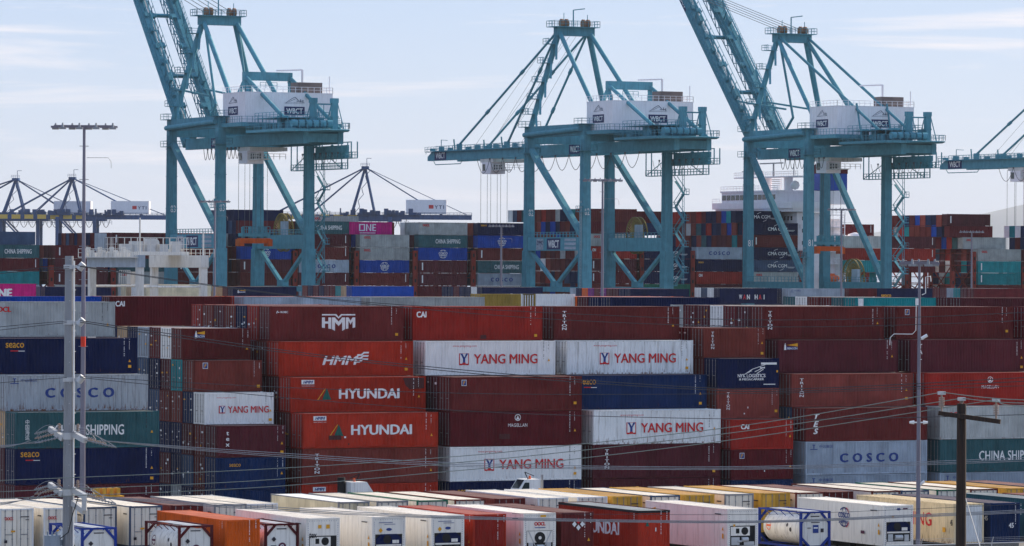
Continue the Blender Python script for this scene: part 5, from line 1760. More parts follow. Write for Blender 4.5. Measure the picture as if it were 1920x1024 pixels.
    b = MB(); b.box(ax[0] - .9, ax[1] + .9, ay - 1.0, ay + 1.0, az - 1.3, az + .6); b.obj('apex_beam', T, r)
    mem = [((ax[0], ay + .2, az - .6), (0.4, G, LT + 2.4), 1.25), ((ax[1], ay + .2, az - .6), (X - .4, G, LT + 2.4), 1.25)]
    if low_portal:
        mem += [((ax[0], ay - .3, az - .6), (GX[0] - 2, 1.5, 50.8), 1.0), ((ax[1], ay - .3, az - .6), (GX[1] + 2.5, 2.0, 50.8), 1.0),
                ((ax[0], ay - .6, az), (GX[0], back + 4, 48.4), .62), ((ax[1], ay - .6, az), (GX[1], back + 4, 48.4), .62)]
    else:
        mem += [((ax[0], ay - .3, az - .6), (GX[0] - 3, -3.0, 50.8), 1.0), ((ax[1], ay - .3, az - .6), (GX[1] + 3, 1.0, 50.8), 1.0)]
    for p, q, w in mem:
        b = MB(); b.tube(p, q, w / 2 * 1.05, 10); b.obj('frame_strut', T, r)
    pr = MB()
    pr.box(ax[0] - 2.2, ax[1] + 1.7, ay - 2.0, ay + 2.0, az + .6, az + .75)
    pr.rail([(ax[0] - 2.2, ay - 2, az + .75), (ax[1] + 1.7, ay - 2, az + .75), (ax[1] + 1.7, ay + 2, az + .75), (ax[0] - 2.2, ay + 2, az + .75), (ax[0] - 2.2, ay - 2, az + .75)], 1.3, 1.3, .09)
    for t in (.12, .32, .52, .70, .86):
        p = V((ax[0], ay + .2, az - .6)).lerp(V((.4, G, LT + 2.4)), t)
        s = 1.0 if int(t * 100) % 20 else -1.0
        pr.box(p.x - 2.4, p.x + .2, p.y - 1.5, p.y + 1.5, p.z - .1, p.z)
        pr.rail([(p.x - 2.4, p.y - 1.5, p.z), (p.x - 2.4, p.y + 1.5, p.z), (p.x + .2, p.y + 1.5, p.z)], 1.2, 1.2, .09)
        p2 = V((ax[0], ay + .2, az - .6)).lerp(V((.4, G, LT + 2.4)), min(t + .17, 1))
        pr.bar((p.x - .4, p.y - 1.4, p.z), (p2.x - .4, p2.y - 3.6, p2.z), .5, .12); pr.bar((p.x - .4, p.y - 1.4, p.z + 1.1), (p2.x - .4, p2.y - 3.6, p2.z + 1.1), .08)
    pr.obj('stair_platform', T, r)
    for x in (ax[0] + .4, ax[0] + 1.6, ax[1] - 1.8, ax[1] - .6):
        sh = MB(); sh.tube((x, ay, az + 1.5), (x + .45, ay, az + 1.5), 1.05, 16); sh.obj('sheave', 'sheave_brown', r)
    jb = MB(); jb.bar((10, ay, az + .7), (10, ay, az + 4.6), .22); jb.bar((10, ay, az + 4.6), (12.2, ay - 1.5, az + 4.9), .2); jb.bar((13.6, ay, az + .7), (13.6, ay, az + 3.6), .12); jb.tube((7.6, ay, az + .7), (7.6, ay, az + 3.9), .08, 6); jb.obj('service_jib', T, r)
    # stays
    if not boom_up:
        for x, px in ((GX[0], ax[0]), (GX[1], ax[1])):
            for yy in (52.0, 78.5):
                p, q = V((px, ay + .6, az - .2)), V((x, yy, 49.6))
                b = MB(); b.tube(p, q, .27, 8)
                for t in (.35, .7):
                    o = p.lerp(q, t); dd = (q - p).normalized(); b.tube(o - dd * .7, o + dd * .7, .42, 8)
                b.obj('stay', T, r)
        b = MB()
        for k in range(6):
            b.bar((ax[0] + k * 1.5, ay + .6, az + .6), (GX[0] + 1 + k * 1.2, 72 - (k % 3) * 6, 49.2), .045)
        b.obj('hoist_rope', 'rope', r)
    else:
        for x in ax:
            b = MB(); b.tube((x, ay - 1, az - 1), (x, ay - 7.5, az - 19), .3, 8); b.tube((x, ay - 7.5, az - 19), (x + .1, ay - 2.5, az - 23), .3, 8); b.obj('stay', T, r)
            b = MB(); b.bar((x, HY + 10, HZ + 12.5), (x, ay - 4, az - 17), .4); b.obj('stay_link', T, r)
        b = MB()
        ca, sa = cos(rad(boom_up)), sin(rad(boom_up))
        for k in range(5):
            b.bar((ax[0] + k * 1.7, ay, az + 1.6), (GX[0] + k * 1.7, HY + 56 * ca, HZ + 56 * sa), .10)
        b.obj('hoist_rope', 'rope', r)
    # frame over the landward legs with its back stays
    if not low_portal:
        b = MB()
        b.box(GX[0] - 1.6, GX[1] + 1.6, -1.8, -.4, 60.2, 62.0)
        for x, s in ((GX[0] - 1.2, -1), (GX[1] + 1.2, 1)):
            b.bar((x, -1.1, 60.2), (x + s * 2.2, 4.0, 51), .75); b.bar((x, -1.1, 60.2), (x + s * .2, -5.4, 51), .75)
        b.rail([(GX[0] + 2, -1.8, 58.6), (GX[1] - 2, -1.8, 58.6)], 1.2, 1.2, .09)
        b.obj('rear_frame', T, r)
        for x in (GX[0] - 1.2, GX[1] + 1.2):
            b = MB(); b.tube((x, -1.2, 61), (x, -29, 48.6), .42, 8); b.obj('back_stay', T, r)
    else:
        b = MB()
        for x in GX:
            b.bar((x, -8, 50), (x, -10.5, 58), .3); b.bar((x, -13, 49), (x, -10.5, 58), .3)
        b.obj('stay_prop', T, r)
    # machinery house
    hx0, hx1, hy0, hy1, hz0, hz1 = 1.3, 21.4, -10.4, 2.0, 50.95, 57.4
    b = MB(); b.box(hx0, hx1, hy0, hy1, hz0, hz1)
    for q in range(1, 17):
        xx = hx0 + (hx1 - hx0) * q / 17
        b.box(xx - .05, xx + .05, hy0 - .03, hy0, hz0 + .1, hz1 - .1)
    for q in range(1, 10):
        yy = hy0 + (hy1 - hy0) * q / 10
        b.box(hx0 - .03, hx0, yy - .05, yy + .05, hz0 + .1, hz1 - .1)
    b.box(hx0 - .06, hx1 + .06, hy0 - .06, hy1, hz1 - .12, hz1 + .02)
    hs = b.obj('machinery_house', 'crane_house_white', r)
    b = MB(); b.rail([(hx0, hy1, hz1), (hx0, hy0, hz1), (hx1, hy0, hz1), (hx1, hy1, hz1)], 1.2, 1.4, .08); b.obj('roof_railing', 'crane_house_white', hs)
    b = MB(); b.box(14.0, 19.8, -8.5, -5.0, hz1 + .01, hz1 + 2.3); b.box(14.4, 17, -9.4, -8.6, hz1 + .01, hz1 + 1.6); b.obj('cooling_unit', 'brick_box', hs)
    b = MB(); b.bar((17.5, -3, hz1), (17.5, -3, hz1 + 5.2), .35); b.bar((17.5, -3, hz1 + 5.2), (11.5, -3, hz1 + 4.9), .3); b.obj('roof_jib', 'crane_house_white', hs)
    b = MB(); b.bar((21, -9.5, hz1), (21, -9.5, hz1 + 3.6), .14); b.obj('antenna', 'crane_house_white', hs)
    b = MB(); b.box(17.2, 18.2, hy0 - .03, hy0 + .0, hz0 + .4, hz0 + 2.5); b.obj('door', 'pale_blue', hs); b = MB(); b.box(11.8, 12.8, hy0 - .03, hy0, hz0 + .4, hz0 + 2.5); b.obj('door', 'pale_blue', hs)
    from mathutils import Euler
    hf = Face(hs, (hx0, hy0 - .035, hz0), Euler((pi / 2, 0, 0)), hx1 - hx0, hz1 - hz0)
    lf = Face(hs, (hx0 - .035, hy1, hz0), Euler((pi / 2, 0, -pi / 2)), hy1 - hy0, hz1 - hz0)
    for ff, ca_ in ((hf, .56), (lf, .46)):
        ff.rect('sign_plate', 'letter_navy', ca_, .40, 4.7 if ff is hf else 5.4, 1.8)
        ff.text('WBCT', 'letter_white', ca_, .40, 3.8 if ff is hf else 4.4, 1.15, bold=.022)
        ff.poly('emblem', 'slate', ca_, .74, 4.6, 1.5, [line_poly(-.5, -.38, .5, -.30, .05), line_poly(-.45, -.38, -.2, .15, .03), line_poly(-.2, .15, .02, .5, .04), line_poly(.02, .5, .2, .0, .04), line_poly(-.3, -.2, .05, .25, .03), line_poly(.1, -.1, .42, -.05, .07), line_poly(.3, -.2, .3, .2, .03), line_poly(.42, -.3, .42, .1, .03)])
    b = MB(); b.box(hx0 - 1.6, hx1 + 1.4, hy0 - 1.8, hy1 + 1.4, hz0 - .9, hz0 - .05)
    b.rail([(hx0 - 1.5, hy1 + 1.3, hz0), (hx0 - 1.5, hy0 - 1.7, hz0), (hx1 + 1.3, hy0 - 1.7, hz0), (hx1 + 1.3, hy1, hz0)], 1.2, 1.2, .08)
    b.obj('house_deck', T, r)
    # rear machinery platform
    b = MB(); b.box(.5, 15, back - 2, hy0 - 2.2, 48.55, 49.1)
    b.add([(8, back - 5, 48.75), (14, back - 5, 48.75), (15, back - 2, 48.55), (6, back - 2, 48.55), (8, back - 5, 48.95), (14, back - 5, 48.95), (15, back - 2, 49.1), (6, back - 2, 49.1)], [(0, 3, 2, 1), (4, 5, 6, 7), (0, 1, 5, 4), (1, 2, 6, 5), (2, 3, 7, 6), (3, 0, 4, 7)])
    b.rail([(.5, hy0 - 2.4, 49.1), (.5, back - 2, 49.1), (8, back - 5, 49.1), (14, back - 5, 49.1), (15, back - 2, 49.1), (15, hy0 - 2.4, 49.1)], 1.2, 1.4, .09)
    b.rail([(2, -14, 51.6), (2, -28, 51.6), (13, -28, 51.6)], 1.1, 1.8, .09)
    b.rail([(13, -28, 51.6), (13, -14, 51.6)], 1.1, 1.8, .09)
    b.box(2, 13, -28, -14, 51.45, 51.6)
    for q in range(8):
        b.bar((2 + q * 1.5, -28, 49.1), (2 + q * 1.5, -28, 51.5), .12); b.bar((2, -14 - q * 2, 49.1), (2, -14 - q * 2, 51.5), .12)
    b.obj('rear_platform', T, r)
    rnd = random.Random(num)
    for q in range(16):
        xx, yy = rnd.uniform(2.5, 12), rnd.uniform(-29, -15)
        b = MB(); b.box(xx, xx + rnd.uniform(.8, 2.2), yy, yy + rnd.uniform(.8, 2.5), 49.1, 49.1 + rnd.uniform(.8, 3.0)); b.obj('equipment_box', T, r)
    for q in range(6):
        b = MB(); b.tube((3 + 1.6 * q, -31, 50.2), (4.2 + 1.6 * q, -31, 50.2), .8, 12); b.obj('winch', T, r)
    for x in (8.6, 13.4):
        b = MB(); b.box(x - .6, x + .6, -30, -28.8, 49.1, 55.4); b.box(x - .72, x + .72, -30.1, -28.7, 54.6, 55.6); b.box(x - .72, x + .72, -30.1, -28.7, 51.6, 51.9); b.bar((x - 1.6, -28.4, 49.1), (x - .3, -28.8, 54.8), .2); b.bar((x + 1.8, -30.4, 49.1), (x + .5, -29.8, 54.8), .2); b.obj('winch_tower', T, r)
    b = MB(); b.box(9.2, 12.8, -29.5, -29.2, 54.2, 54.5); b.bar((11, -29.4, 51), (11, -29.4, 54.3), .12); b.obj('winch_beam', T, r)
    # hanging service cages under the landward end
    b = MB()
    for z0, ya, yb in ((41.4, -15, 12), (43.6, -20, 0)):
        b.box(X + .9, X + 2.5, ya, yb, z0 - .15, z0)
        b.rail([(X + .9, ya, z0), (X + 2.5, ya, z0), (X + 2.5, yb, z0), (X + .9, yb, z0), (X + .9, ya, z0)], 1.2, 1.4, .10)
        for y in (ya, (ya + yb) / 2, yb):
            b.bar((X + 1, y, z0), (X + 1, y, 47), .2); b.bar((X + 2.4, y, z0), (X + 2.4, y, 47), .2)
        b.bar((X + 1, ya, 46.9), (X + 1, yb, 46.9), .2)
        b.bar((X + 1, ya, z0), (X + 1, (ya + yb) / 2, 46.5), .14); b.bar((X + 1, yb, z0), (X + 1, (ya + yb) / 2, 46.5), .14)
    b.box(X + 1.0, X + 1.4, -18, -1, 45.0, 46.3)
    for q in range(14):
        b.box(X + 1, X + 1.8, -17 + q * 1.25, -16.4 + q * 1.25, 43.6, 45.0)
    b.obj('service_cage', T, r)
    b = MB()
    if boom_up:
        loops(b, GX[0] - 1.2, 2, 22, 46.0, 9, 2.4)
    else:
        loops(b, GX[0] - 1.2, -16, 66, 46.0, 12, 3.4)
    b.obj('festoon_cable', 'rope', r)
    b = MB()
    loops(b, X + .6, -14, 8, 44.8, 7, 2.2, .05)
    b.obj('festoon_cable', 'rope', r)
    # stair tower on the near right leg
    st = MB()
    zz, s, yy = 40.0, 1, -1.2
    zl = 17.5
    while zz > zl:
        y0, y1 = (-1.2, -5.2) if s > 0 else (-5.2, -1.2)
        st.bar((X + 1.5, y0, zz), (X + 1.5, y1, zz - 2.9), .50, .14)
        for d2 in (-.45, .45):
            st.bar((X + 1.5 + d2, y0, zz + 1.1), (X + 1.5 + d2, y1, zz - 1.8), .12)
        st.box(X + .9, X + 2.1, y1 - (1.3 if s > 0 else 0), y1 + (0 if s > 0 else 1.3), zz - 3.1, zz - 2.9)
        ye = y1 - (1.3 if s > 0 else -1.3)
        st.rail([(X + 2.1, y1, zz - 2.9), (X + 2.1, ye, zz - 2.9), (X + .9, ye, zz - 2.9)], 1.15, 1.2, .09)
        st.bar((X + .8, y1, zz - 3), (X + 2.0, y1, zz - 3), .16)
        zz -= 2.9; s = -s
    for q in range(2):
        st.bar((X + .8, -6.6 + .8 * q, 17), (X + .8, -6.6 + .8 * q, 46), .10)
    for q in range(24):
        st.bar((X + .8, -6.6, 17.5 + 1.2 * q), (X + .8, -5.8, 17.5 + 1.2 * q), .07)
    st.obj('stair_tower', T, r)
    # ladder and lights on the near left leg
    b = MB()
    for q in (-.3, .3):
        b.bar((-1.3, -.4 + q, zp0 - 9), (-1.3, -.4 + q, zp1 + 8), .06)
    for q in range(26):
        b.bar((-1.3, -.7, zp0 - 8.5 + q * .75), (-1.3, -.1, zp0 - 8.5 + q * .75), .05)
    b.obj('ladder', 'galvanised', r)
    b = MB(); b.box(-2.6, -.9, -2.4, -.6, zp1 + 5.5, zp1 + 5.65); b.rail([(-2.6, -.6, zp1 + 5.65), (-2.6, -2.4, zp1 + 5.65), (-.9, -2.4, zp1 + 5.65)], 1.2, .8, .09); b.box(-2.2, -1.6, -2.2, -1.6, zp1 + 6.9, zp1 + 7.5); b.obj('light_platform', T, r)
    # cable reel on the right portal beam
    cz, cy = zp1 + (.6 if not low_portal else 1.2), 17.5
    b = MB()
    for q in range(36):
        a0, a1 = 2 * pi * q / 36, 2 * pi * (q + 1) / 36
        for xx in (X + 1.1, X + 2.2):
            b.bar((xx, cy + 4.1 * cos(a0), cz + 4.1 * sin(a0)), (xx, cy + 4.1 * cos(a1), cz + 4.1 * sin(a1)), .26)
        b.bar((X + 1.1, cy + 1.2 * cos(a0), cz + 1.2 * sin(a0)), (X + 1.1, cy + 4.1 * cos(a0), cz + 4.1 * sin(a0)), .13)
        b.bar((X + 2.2, cy + 1.2 * cos(a0), cz + 1.2 * sin(a0)), (X + 2.2, cy + 4.1 * cos(a0), cz + 4.1 * sin(a0)), .13)
    b.tube((X + .9, cy, cz), (X + 2.4, cy, cz), 1.3, 16)
    b.obj('cable_reel', 'reel_yellow', r)
    b = MB(); b.box(X + .2, X + 1.0, cy - 4.2, cy - 1.6, zp1, zp1 + 3.0); b.obj('control_cabinet', 'pale_blue', r)
    # numbers and signs
    from mathutils import Euler
    for x in (0, ):
        for y in (0, G):
            fl = Face(r, (x - .98, y + .95, 0), Euler((pi / 2, 0, -pi / 2)), 1.9, 52)
            fn_ = Face(r, (x - .95, y - .98, 0), Euler((pi / 2, 0, 0)), 1.9, 52)
            zt = 33.0 if not low_portal else 26.5
            fn_.text(str(num), 'letter_white', .5, zt / 52, 1.15, 1.5, bold=.0)
    pf = Face(r, (-.75, G - 1, zp0), Euler((pi / 2, 0, -pi / 2)), G - 2, zp1 - zp0)
    if not low_portal:
        pf.rect('sign_plate', 'letter_navy', .50, .5, 6.8, 2.5)
        pf.text('WBCT', 'letter_white', .50, .5, 5.4, 1.7, bold=.022)
        pf.rect('maker_plate', 'pale_blue', .235, .48, 3.6, 2.5)
        pf.text('ZPMC', 'letter_navy', .235, .60, 3.0, .9, bold=.03)
        for q in range(3):
            pf.rect('notice_plate', 'pale_blue', .82, .80 - .3 * q, 5.6, .62)
    gf = Face(r, (GX[0] - .6, HY - 2, 46.1), Euler((pi / 2, 0, -pi / 2)), 38, 2.4)
    gf.rect('sign_plate', 'letter_navy', .42, .5, 5.6, 2.1); gf.text('WBCT', 'letter_white', .42, .5, 4.4, 1.4, bold=.022)
    bf = Face(boom, (GX[0] - .6, LB, -1.5), Euler((pi / 2, 0, -pi / 2)), LB, 2.4)
    bf.rect('sign_plate', 'letter_navy', .115, .5, 6.6, 2.2); bf.text('WBCT', 'letter_white', .115, .5, 5.2, 1.45, bold=.022)
    # trolley, cab, ropes, spreader
    ty = trolley_y
    b = MB(); b.box(GX[0] - .4, GX[1] + .4, ty - 4, ty + 3, 45.2, 46.0); b.rail([(GX[0] - .4, ty - 4, 43.4), (GX[1], ty - 4, 43.4)], 1.2, 1.3, .1); b.rail([(GX[0] - .4, ty - 9, 43.4), (GX[0] - .4, ty - 3, 43.4)], 1.2, 1.2, .1); b.box(GX[0] - .4, GX[0] + 2, ty - 9, ty - 3, 43.2, 43.4); b.obj('trolley', 'gantry_white', r)
    b = MB(); b.box(GX[0] - .6, GX[0] + 3.2, ty - 3, ty + 1.6, 42.5, 45.2); cb = b.obj('operator_cab', 'crane_house_white', r)
    b = MB(); b.box(GX[0] - .63, GX[0] - .6, ty - .2, ty + 1.3, 43.2, 44.8); b.box(GX[0] + .2, GX[0] + 2.6, ty - 3.03, ty - 3, 43.2, 44.8); b.obj('window', 'glass', cb)
    b = MB()
    for q in range(6):
        b.bar((GX[0] + 1 + (q % 3) * 2.6, ty + 2 + (q // 3) * 3.5, 45.5), (GX[0] + 1 + (q % 3) * 2.6, ty + 2 + (q // 3) * 3.5, spreader_z + 1.6), .07)
    b.obj('hoist_rope', 'rope', r)
    sp = empty('spreader', (0, 0, 0)); sp.parent = r
    sy = ty + 3.7
    b = MB(); b.box(6.7, 13.7, sy - .9, sy + .9, spreader_z - .9, spreader_z + .2)
    for q in (6.9, 13.5):
        b.box(q - .5, q + .5, sy - 1.25, sy + 1.25, spreader_z - 1.5, spreader_z)
    b.obj('spreader_beam', 'spreader_orange', sp)
    b = MB(); b.box(7, 13.4, sy - 1.2, sy + 1.2, spreader_z + .55, spreader_z + 1.3); b.rail([(7, sy - 1.2, spreader_z + 1.3), (13.4, sy - 1.2, spreader_z + 1.3)], 1.4, .9, .12)
    for q in (7.4, 9, 11, 12.6):
        b.box(q, q + .5, sy - .5, sy + .5, spreader_z + .2, spreader_z + 2.6)
    b.obj('headblock', T, sp)
    return r


sts_crane(361.7, 83, 'left teal crane numbered 83, its boom raised out of view', 48, False, 2.0, 26.4)
sts_crane(448.8, 82, 'middle teal crane numbered 82 with its boom lowered over the ship', 0, False, 63.0, 19.0)
sts_crane(505.7, 81, 'right teal crane numbered 81 with raised boom and long back stays', 46, True, 5.0, 25.6)
sts_crane(593.0, 80, 'teal crane mostly beyond the right edge, only its lowered boom end in view', 0, False, 60.0, 19.0)


# ------------------------------------------------------------------ ships and their deck boxes
VS1 = 917.0
SHIPBOX = {}


def ship_box_mesh(L):
    if L in SHIPBOX:
        return SHIPBOX[L]
    b = MB()
    x, y, H = L / 2, W / 2, HC - .02
    corrugated(b, -x + .1, x - .1, .16, H - .1, -y + .03, .045, 1, pitch=.56)
    b.box(-x + .1, x - .1, y - .06, y - .02, .1, H - .1)
    b.box(-x + .1, x - .1, -y + .1, y - .1, H - .09, H - .04)
    for sx in (-1, 1):
        for sy in (-1, 1):
            b.box(min(sx * x, sx * (x - .17)), max(sx * x, sx * (x - .17)), min(sy * y, sy * (y - .16)), max(sy * y, sy * (y - .16)), 0, H)
    for z0 in (.02, H - .13):
        b.box(-x + .172, x - .172, -y + .004, -y + .07, z0, z0 + .11)
    for k in range(5):
        b.box(-x + .05, -x + .09, -y + .17 + k * .42, -y + .17 + k * .42 + .38, .12, H - .12)
    SHIPBOX[L] = b.mesh('ship_box')
    return SHIPBOX[L]


def deck_box(xl, z, color, label, fns=(), row=0, L=L40, group='boxes on the ships'):
    u = U(xl, VS1, 470)
    o = link('shipping_container', ship_box_mesh(L), color)
    o.location = (u + L / 2, VS1 + W / 2 + row * 2.55, z)
    tag(o, label, 'container', group)
    o['L'], o['H'] = L, HC
    f = front(o)
    for fn in fns:
        fn(f)
    return u


S1, S2 = 16.35, 14.05
T1 = lambda k: S1 + 2.88 * k       # base of tier k on the left ship
T2 = lambda k: S2 + 2.89 * k
cs = lambda f: f.text('CHINA SHIPPING', 'letter_white', .60, .5, 6.2, 1.0, bold=.02, space=1.05)
co = lambda f: f.text('COSCO', 'letter_blue', .5, .5, 5.6, .9, bold=.06, space=1.8)
gl = lambda f: m_globe(f, .5, .5, 1.25)
oo = lambda f: f.text('OOCL', 'letter_red', .15, .76, 1.7, .55, bold=.06)
cm = lambda f: m_cma(f, .55, 1.0)
ds = lambda f: f.rect('code_marks', 'letter_white', .93, .6, .16, 1.7)
on = lambda f: f.text('ON', 'letter_white', .09, .7, .95, .7, bold=.04)
tr = lambda f: f.rect('code_marks', 'letter_white', .08, .52, .3, 1.7)
SHIP_BAYS = [
    # left picture column of the bay, base height function, bottom tier, colours upwards with marks
    (-26, T1, -1, [('pale_blue',), ('bright_teal',), ('dark_red', ds), ('teal', cs)], 'at the left edge'),
    (104, T1, -1, [('grey',), ('plum', tr), ('plum', ds), ('dark_red', tr)], 'behind the tall mast with a red band'),
    (222, T1, -1, [('grey',), ('grey', oo), ('teal',)], 'behind the white yard gantry'),
    (332, T1, -1, [('plum',), ('maroon',), ('plum', tr), ('maroon',)], 'behind the portal of the left crane'),
    (451, T1, -1, [('maroon',), ('maroon', ds), ('plum', tr), ('bright_blue', gl)], 'between the right legs of the left crane'),
    (561, T1, -1, [('pale_blue',), ('plum', ds), ('pale_blue', co), ('maroon', ds), ('plum', ds), ('teal', cs)], 'right of the left crane stairs'),
    (675, T1, -1, [('dark_red',), ('maroon', ds), ('bright_blue', gl), ('grey', oo), ('grey', oo)], 'below the magenta ONE box'),
    (785, T1, -1, [('dark_red',), ('plum', tr), ('plum', tr), ('bright_blue', gl), ('teal', cs), ('grey', oo)], 'in the bay right of the ONE box'),
    (896, T1, -1, [('teal',), ('pale_blue', co), ('teal', cs), ('maroon', tr), ('bright_blue', gl), ('navy', lambda f: f.text('seaco', 'letter_gold', .12, .78, 1.5, .4, bold=.03))], 'left of the middle crane'),
    (1106, T2, 0, [('maroon',), ('dark_red', tr), ('plum', tr), ('red', on), ('grey', oo), ('dark_red',), ('maroon',)], 'between the pairs of legs of the middle crane'),
    (1208, T2, 0, [('green',), ('navy', cm), ('navy', cm), ('navy', cm)], 'behind the right leg of the middle crane'),
    (1306, T2, 0, [('plum',), ('red', on), ('navy', lambda f: f.text('seaco', 'letter_gold', .1, .75, 1.4, .4, bold=.03)), ('pale_blue', co)], 'left of the right crane'),
    (1411, T2, 0, [('green',), ('grey', oo), ('slate', cm), ('navy', cm), ('maroon', tr), ('navy', cm)], 'below the ship bridge'),
    (1672, T2, 2, [('dark_red',), ('red', ds), ('plum', ds)], 'behind the right leg of the right crane'),
    (1582, T2, 2, [('bright_teal',), ('red',), ('grey',), ], 'behind the diagonal of the right crane'),
    (1834, T2, 0, [('maroon',), ('bright_teal', tr), ('bright_teal', tr), ('grey', oo), ], 'near the right edge'),
    (1945, T2, 0, [('navy',), ('pale_blue',), ('white',), ('pale_blue',)], 'at the right edge'),
]
TN = ['lowest', 'second', 'third', 'fourth', 'fifth', 'sixth', 'seventh']
for xl, fz, k0, cols, wh in SHIP_BAYS:
    for k, c in enumerate(cols):
        deck_box(xl, fz(k0 + k), c[0], '%s ship container, %s tier, %s' % (CW[c[0]], TN[k], wh), c[1:])
deck_box(660, T1(4), 'magenta', 'magenta container lettered ONE on top of a ship stack', (m_one,), row=2)
deck_box(640, T1(5) - 1.4, 'grey', 'grey container peeping over the magenta ONE box', (oo,), row=7)
deck_box(1399, T2(6), 'navy', 'navy CMA CGM container on top under the ship bridge', (cm,), row=2)
deck_box(1176, T2(6) - .4, 'dark_red', 'dark red container on top behind the right legs of the middle crane', (), row=2)
deck_box(1160, T2(5) - .2, 'dark_red', 'dark red container second from top behind the middle crane reel', (), row=4)
deck_box(1190, T2(5) - .3, 'blue', 'blue container beside the cable reel of the middle crane', (), row=0, L=L20 * 1.6)
deck_box(226, T1(3), 'plum', 'plum container on top behind the white yard gantry', (tr,), row=2)
deck_box(1565, T2(5) + .05, 'navy', 'navy container right of the ship bridge', (), row=6, L=L20)
deck_box(1607, T2(5) + .05, 'dark_red', 'dark red container right of the ship bridge', (ds,), row=5)
deck_box(1797, T2(6) - .2, 'plum', 'plum container topmost at the right end of the ship', (tr,), row=2)
deck_box(1797, T2(5) - .2, 'dark_red', 'dark red container second from top at the right end of the ship', (), row=1.6)
deck_box(1816, T2(4) - .05, 'grey', 'grey OOCL container in the upper tiers at the right end of the ship', (oo,), row=1)

# boxes seen end on behind those faces: too many to take one by one, joined as one mass
rnd = random.Random(5)
PAL = ['maroon', 'plum', 'dark_red', 'brown', 'red', 'navy', 'blue', 'bright_blue', 'teal', 'bright_teal', 'grey', 'white', 'tan', 'salmon', 'slate', 'magenta']
WT = [9, 7, 7, 6, 3, 7, 4, 2, 2, 2, 3, 2, 1, 3, 3, .4]
mass = MB()
for k in PAL:
    pass


def mass_box(u, v, z, mi):
    x0, x1, y0, y1, z0, z1 = u, u + L40, v, v + W, z, z + HC - .03
    mass.box(x0 + .12, x1 - .12, y0 + .02, y1 - .02, z0 + .02, z1 - .02, mi)
    for a_, b_ in ((y0, y0 + .14), (y1 - .14, y1)):
        mass.box(x0, x0 + .18, a_, b_, z0, z1, mi)
    mass.box(x0 + .01, x0 + .18, y0 + .142, y1 - .142, z1 - .14, z1 - .005, mi)
    mass.box(x0 + .01, x0 + .18, y0 + .142, y1 - .142, z0 + .005, z0 + .14, mi)
    for q in range(4):
        yy = y0 + .35 + q * .55
        mass.box(x0 + .06, x0 + .118, yy, yy + .07, z0 + .15, z1 - .15, mi)


for xl, fz, k0, tiers, rows0, rows1, pal in (
        (-26, T1, 0, 4, 1, 6, None), (104, T1, 0, 3, 1, 8, None), (222, T1, 3, 1, 3, 15, None), (222, T1, 0, 3, 1, 4, None), (332, T1, 0, 4, 1, 10, None), (451, T1, -1, 5, 1, 5, None), (451, T1, 4, 1, 0, 6, None), (455, T1, 5, .9, 2, 8, None),
        (561, T1, 0, 4, 1, 14, None), (561, T1, 4, 1, 1, 10, None), (675, T1, 0, 4, 1, 3, None), (675, T1, 4, 1, 3, 5, None), (785, T1, 0, 5, 1, 4, None), (896, T1, 0, 5, 1, 4, 'navy'),
        (1106, T2, 0, 5, 1, 14, None), (1106, T2, 5, 1, 1, 13, None), (1106, T2, 6, 1, 2, 17, None),
        (1411, T2, 0, 4, 1, 16, 'n'), (1411, T2, 4, 2, 1, 19, 'n'), (1411, T2, 6, 1, 3, 19, 'n'), (1208, T2, 0, 4, 1, 3, 'n'),
        (1834, T2, 2, 2, 1, 9, 'w'), (1816, T2, 4, 1, 2, 10, 'w'), (1797, T2, 5, 1, 3, 14, 'w'), (1797, T2, 6, .93, 3, 14, 'w'), (1834, T2, 0, 2, 2, 9, 'n'), (1945, T2, 0, 5, 1, 5, None), (1945, T2, 5, 1, 0, 6, 'w'), (1582, T2, 0, 2, 2, 7, None)):
    u = U(xl, VS1, 470)
    n_t = int(math.ceil(tiers))
    for t in range(n_t):
        for rw in range(rows0, rows1):
            wts = list(WT)
            if pal == 'n':
                wts[5] += 14; wts[4] += 4; wts[9] += 1
            if pal == 'w':
                wts[11] += 10; wts[7] += 5; wts[10] += 4
            if pal == 'navy':
                wts[6] += 40
            mi = rnd.choices(range(len(PAL)), wts)[0]
            mass_box(u + rnd.uniform(-.15, .15), VS1 + rw * 2.55, fz(k0 + t) - (0.4 if tiers % 1 else 0), mi)
mass.obj('deck_container_mass', PAL, kind='stuff')

# hulls
def hull(u0, u1, label, zdeck, col):
    r = empty('container_ship', ((u0 + u1) / 2, VS1 + 22, -4), label, 'ship')
    L = u1 - u0
    b = MB()
    st = [(-.5, .75, 1.0), (-.46, 1, 1.0), (.40, 1, 1.0), (.46, .7, 1.04), (.5, .08, 1.08)]
    vs = []
    for t, w, h in st:
        for yy, zz in ((-22 * w, zdeck + 4), (-22 * w, 2.0), (-18 * w, -3), (18 * w, -3), (22 * w, 2.0), (22 * w, zdeck + 4)):
            vs.append((t * L, yy + 0, zz * (h if zz > 3 else 1)))
    fs = []
    for i in range(len(st) - 1):
        for k in range(5):
            a_ = i * 6 + k
            fs.append((a_, a_ + 6, a_ + 7, a_ + 1))
        fs.append((i * 6 + 5, i * 6 + 11, i * 6 + 6, i * 6))
    fs += [tuple(range(6)), tuple(range(24, 30))[::-1]]
    b.add(vs, fs)
    b.obj('hull', col, r)
    return r


hull(150, 437, 'container ship with stacked deck boxes behind the left crane', 13.2, 'navy')
sh2 = hull(440, 760, 'container ship with a white bridge behind the right crane', 13.6, 'navy')
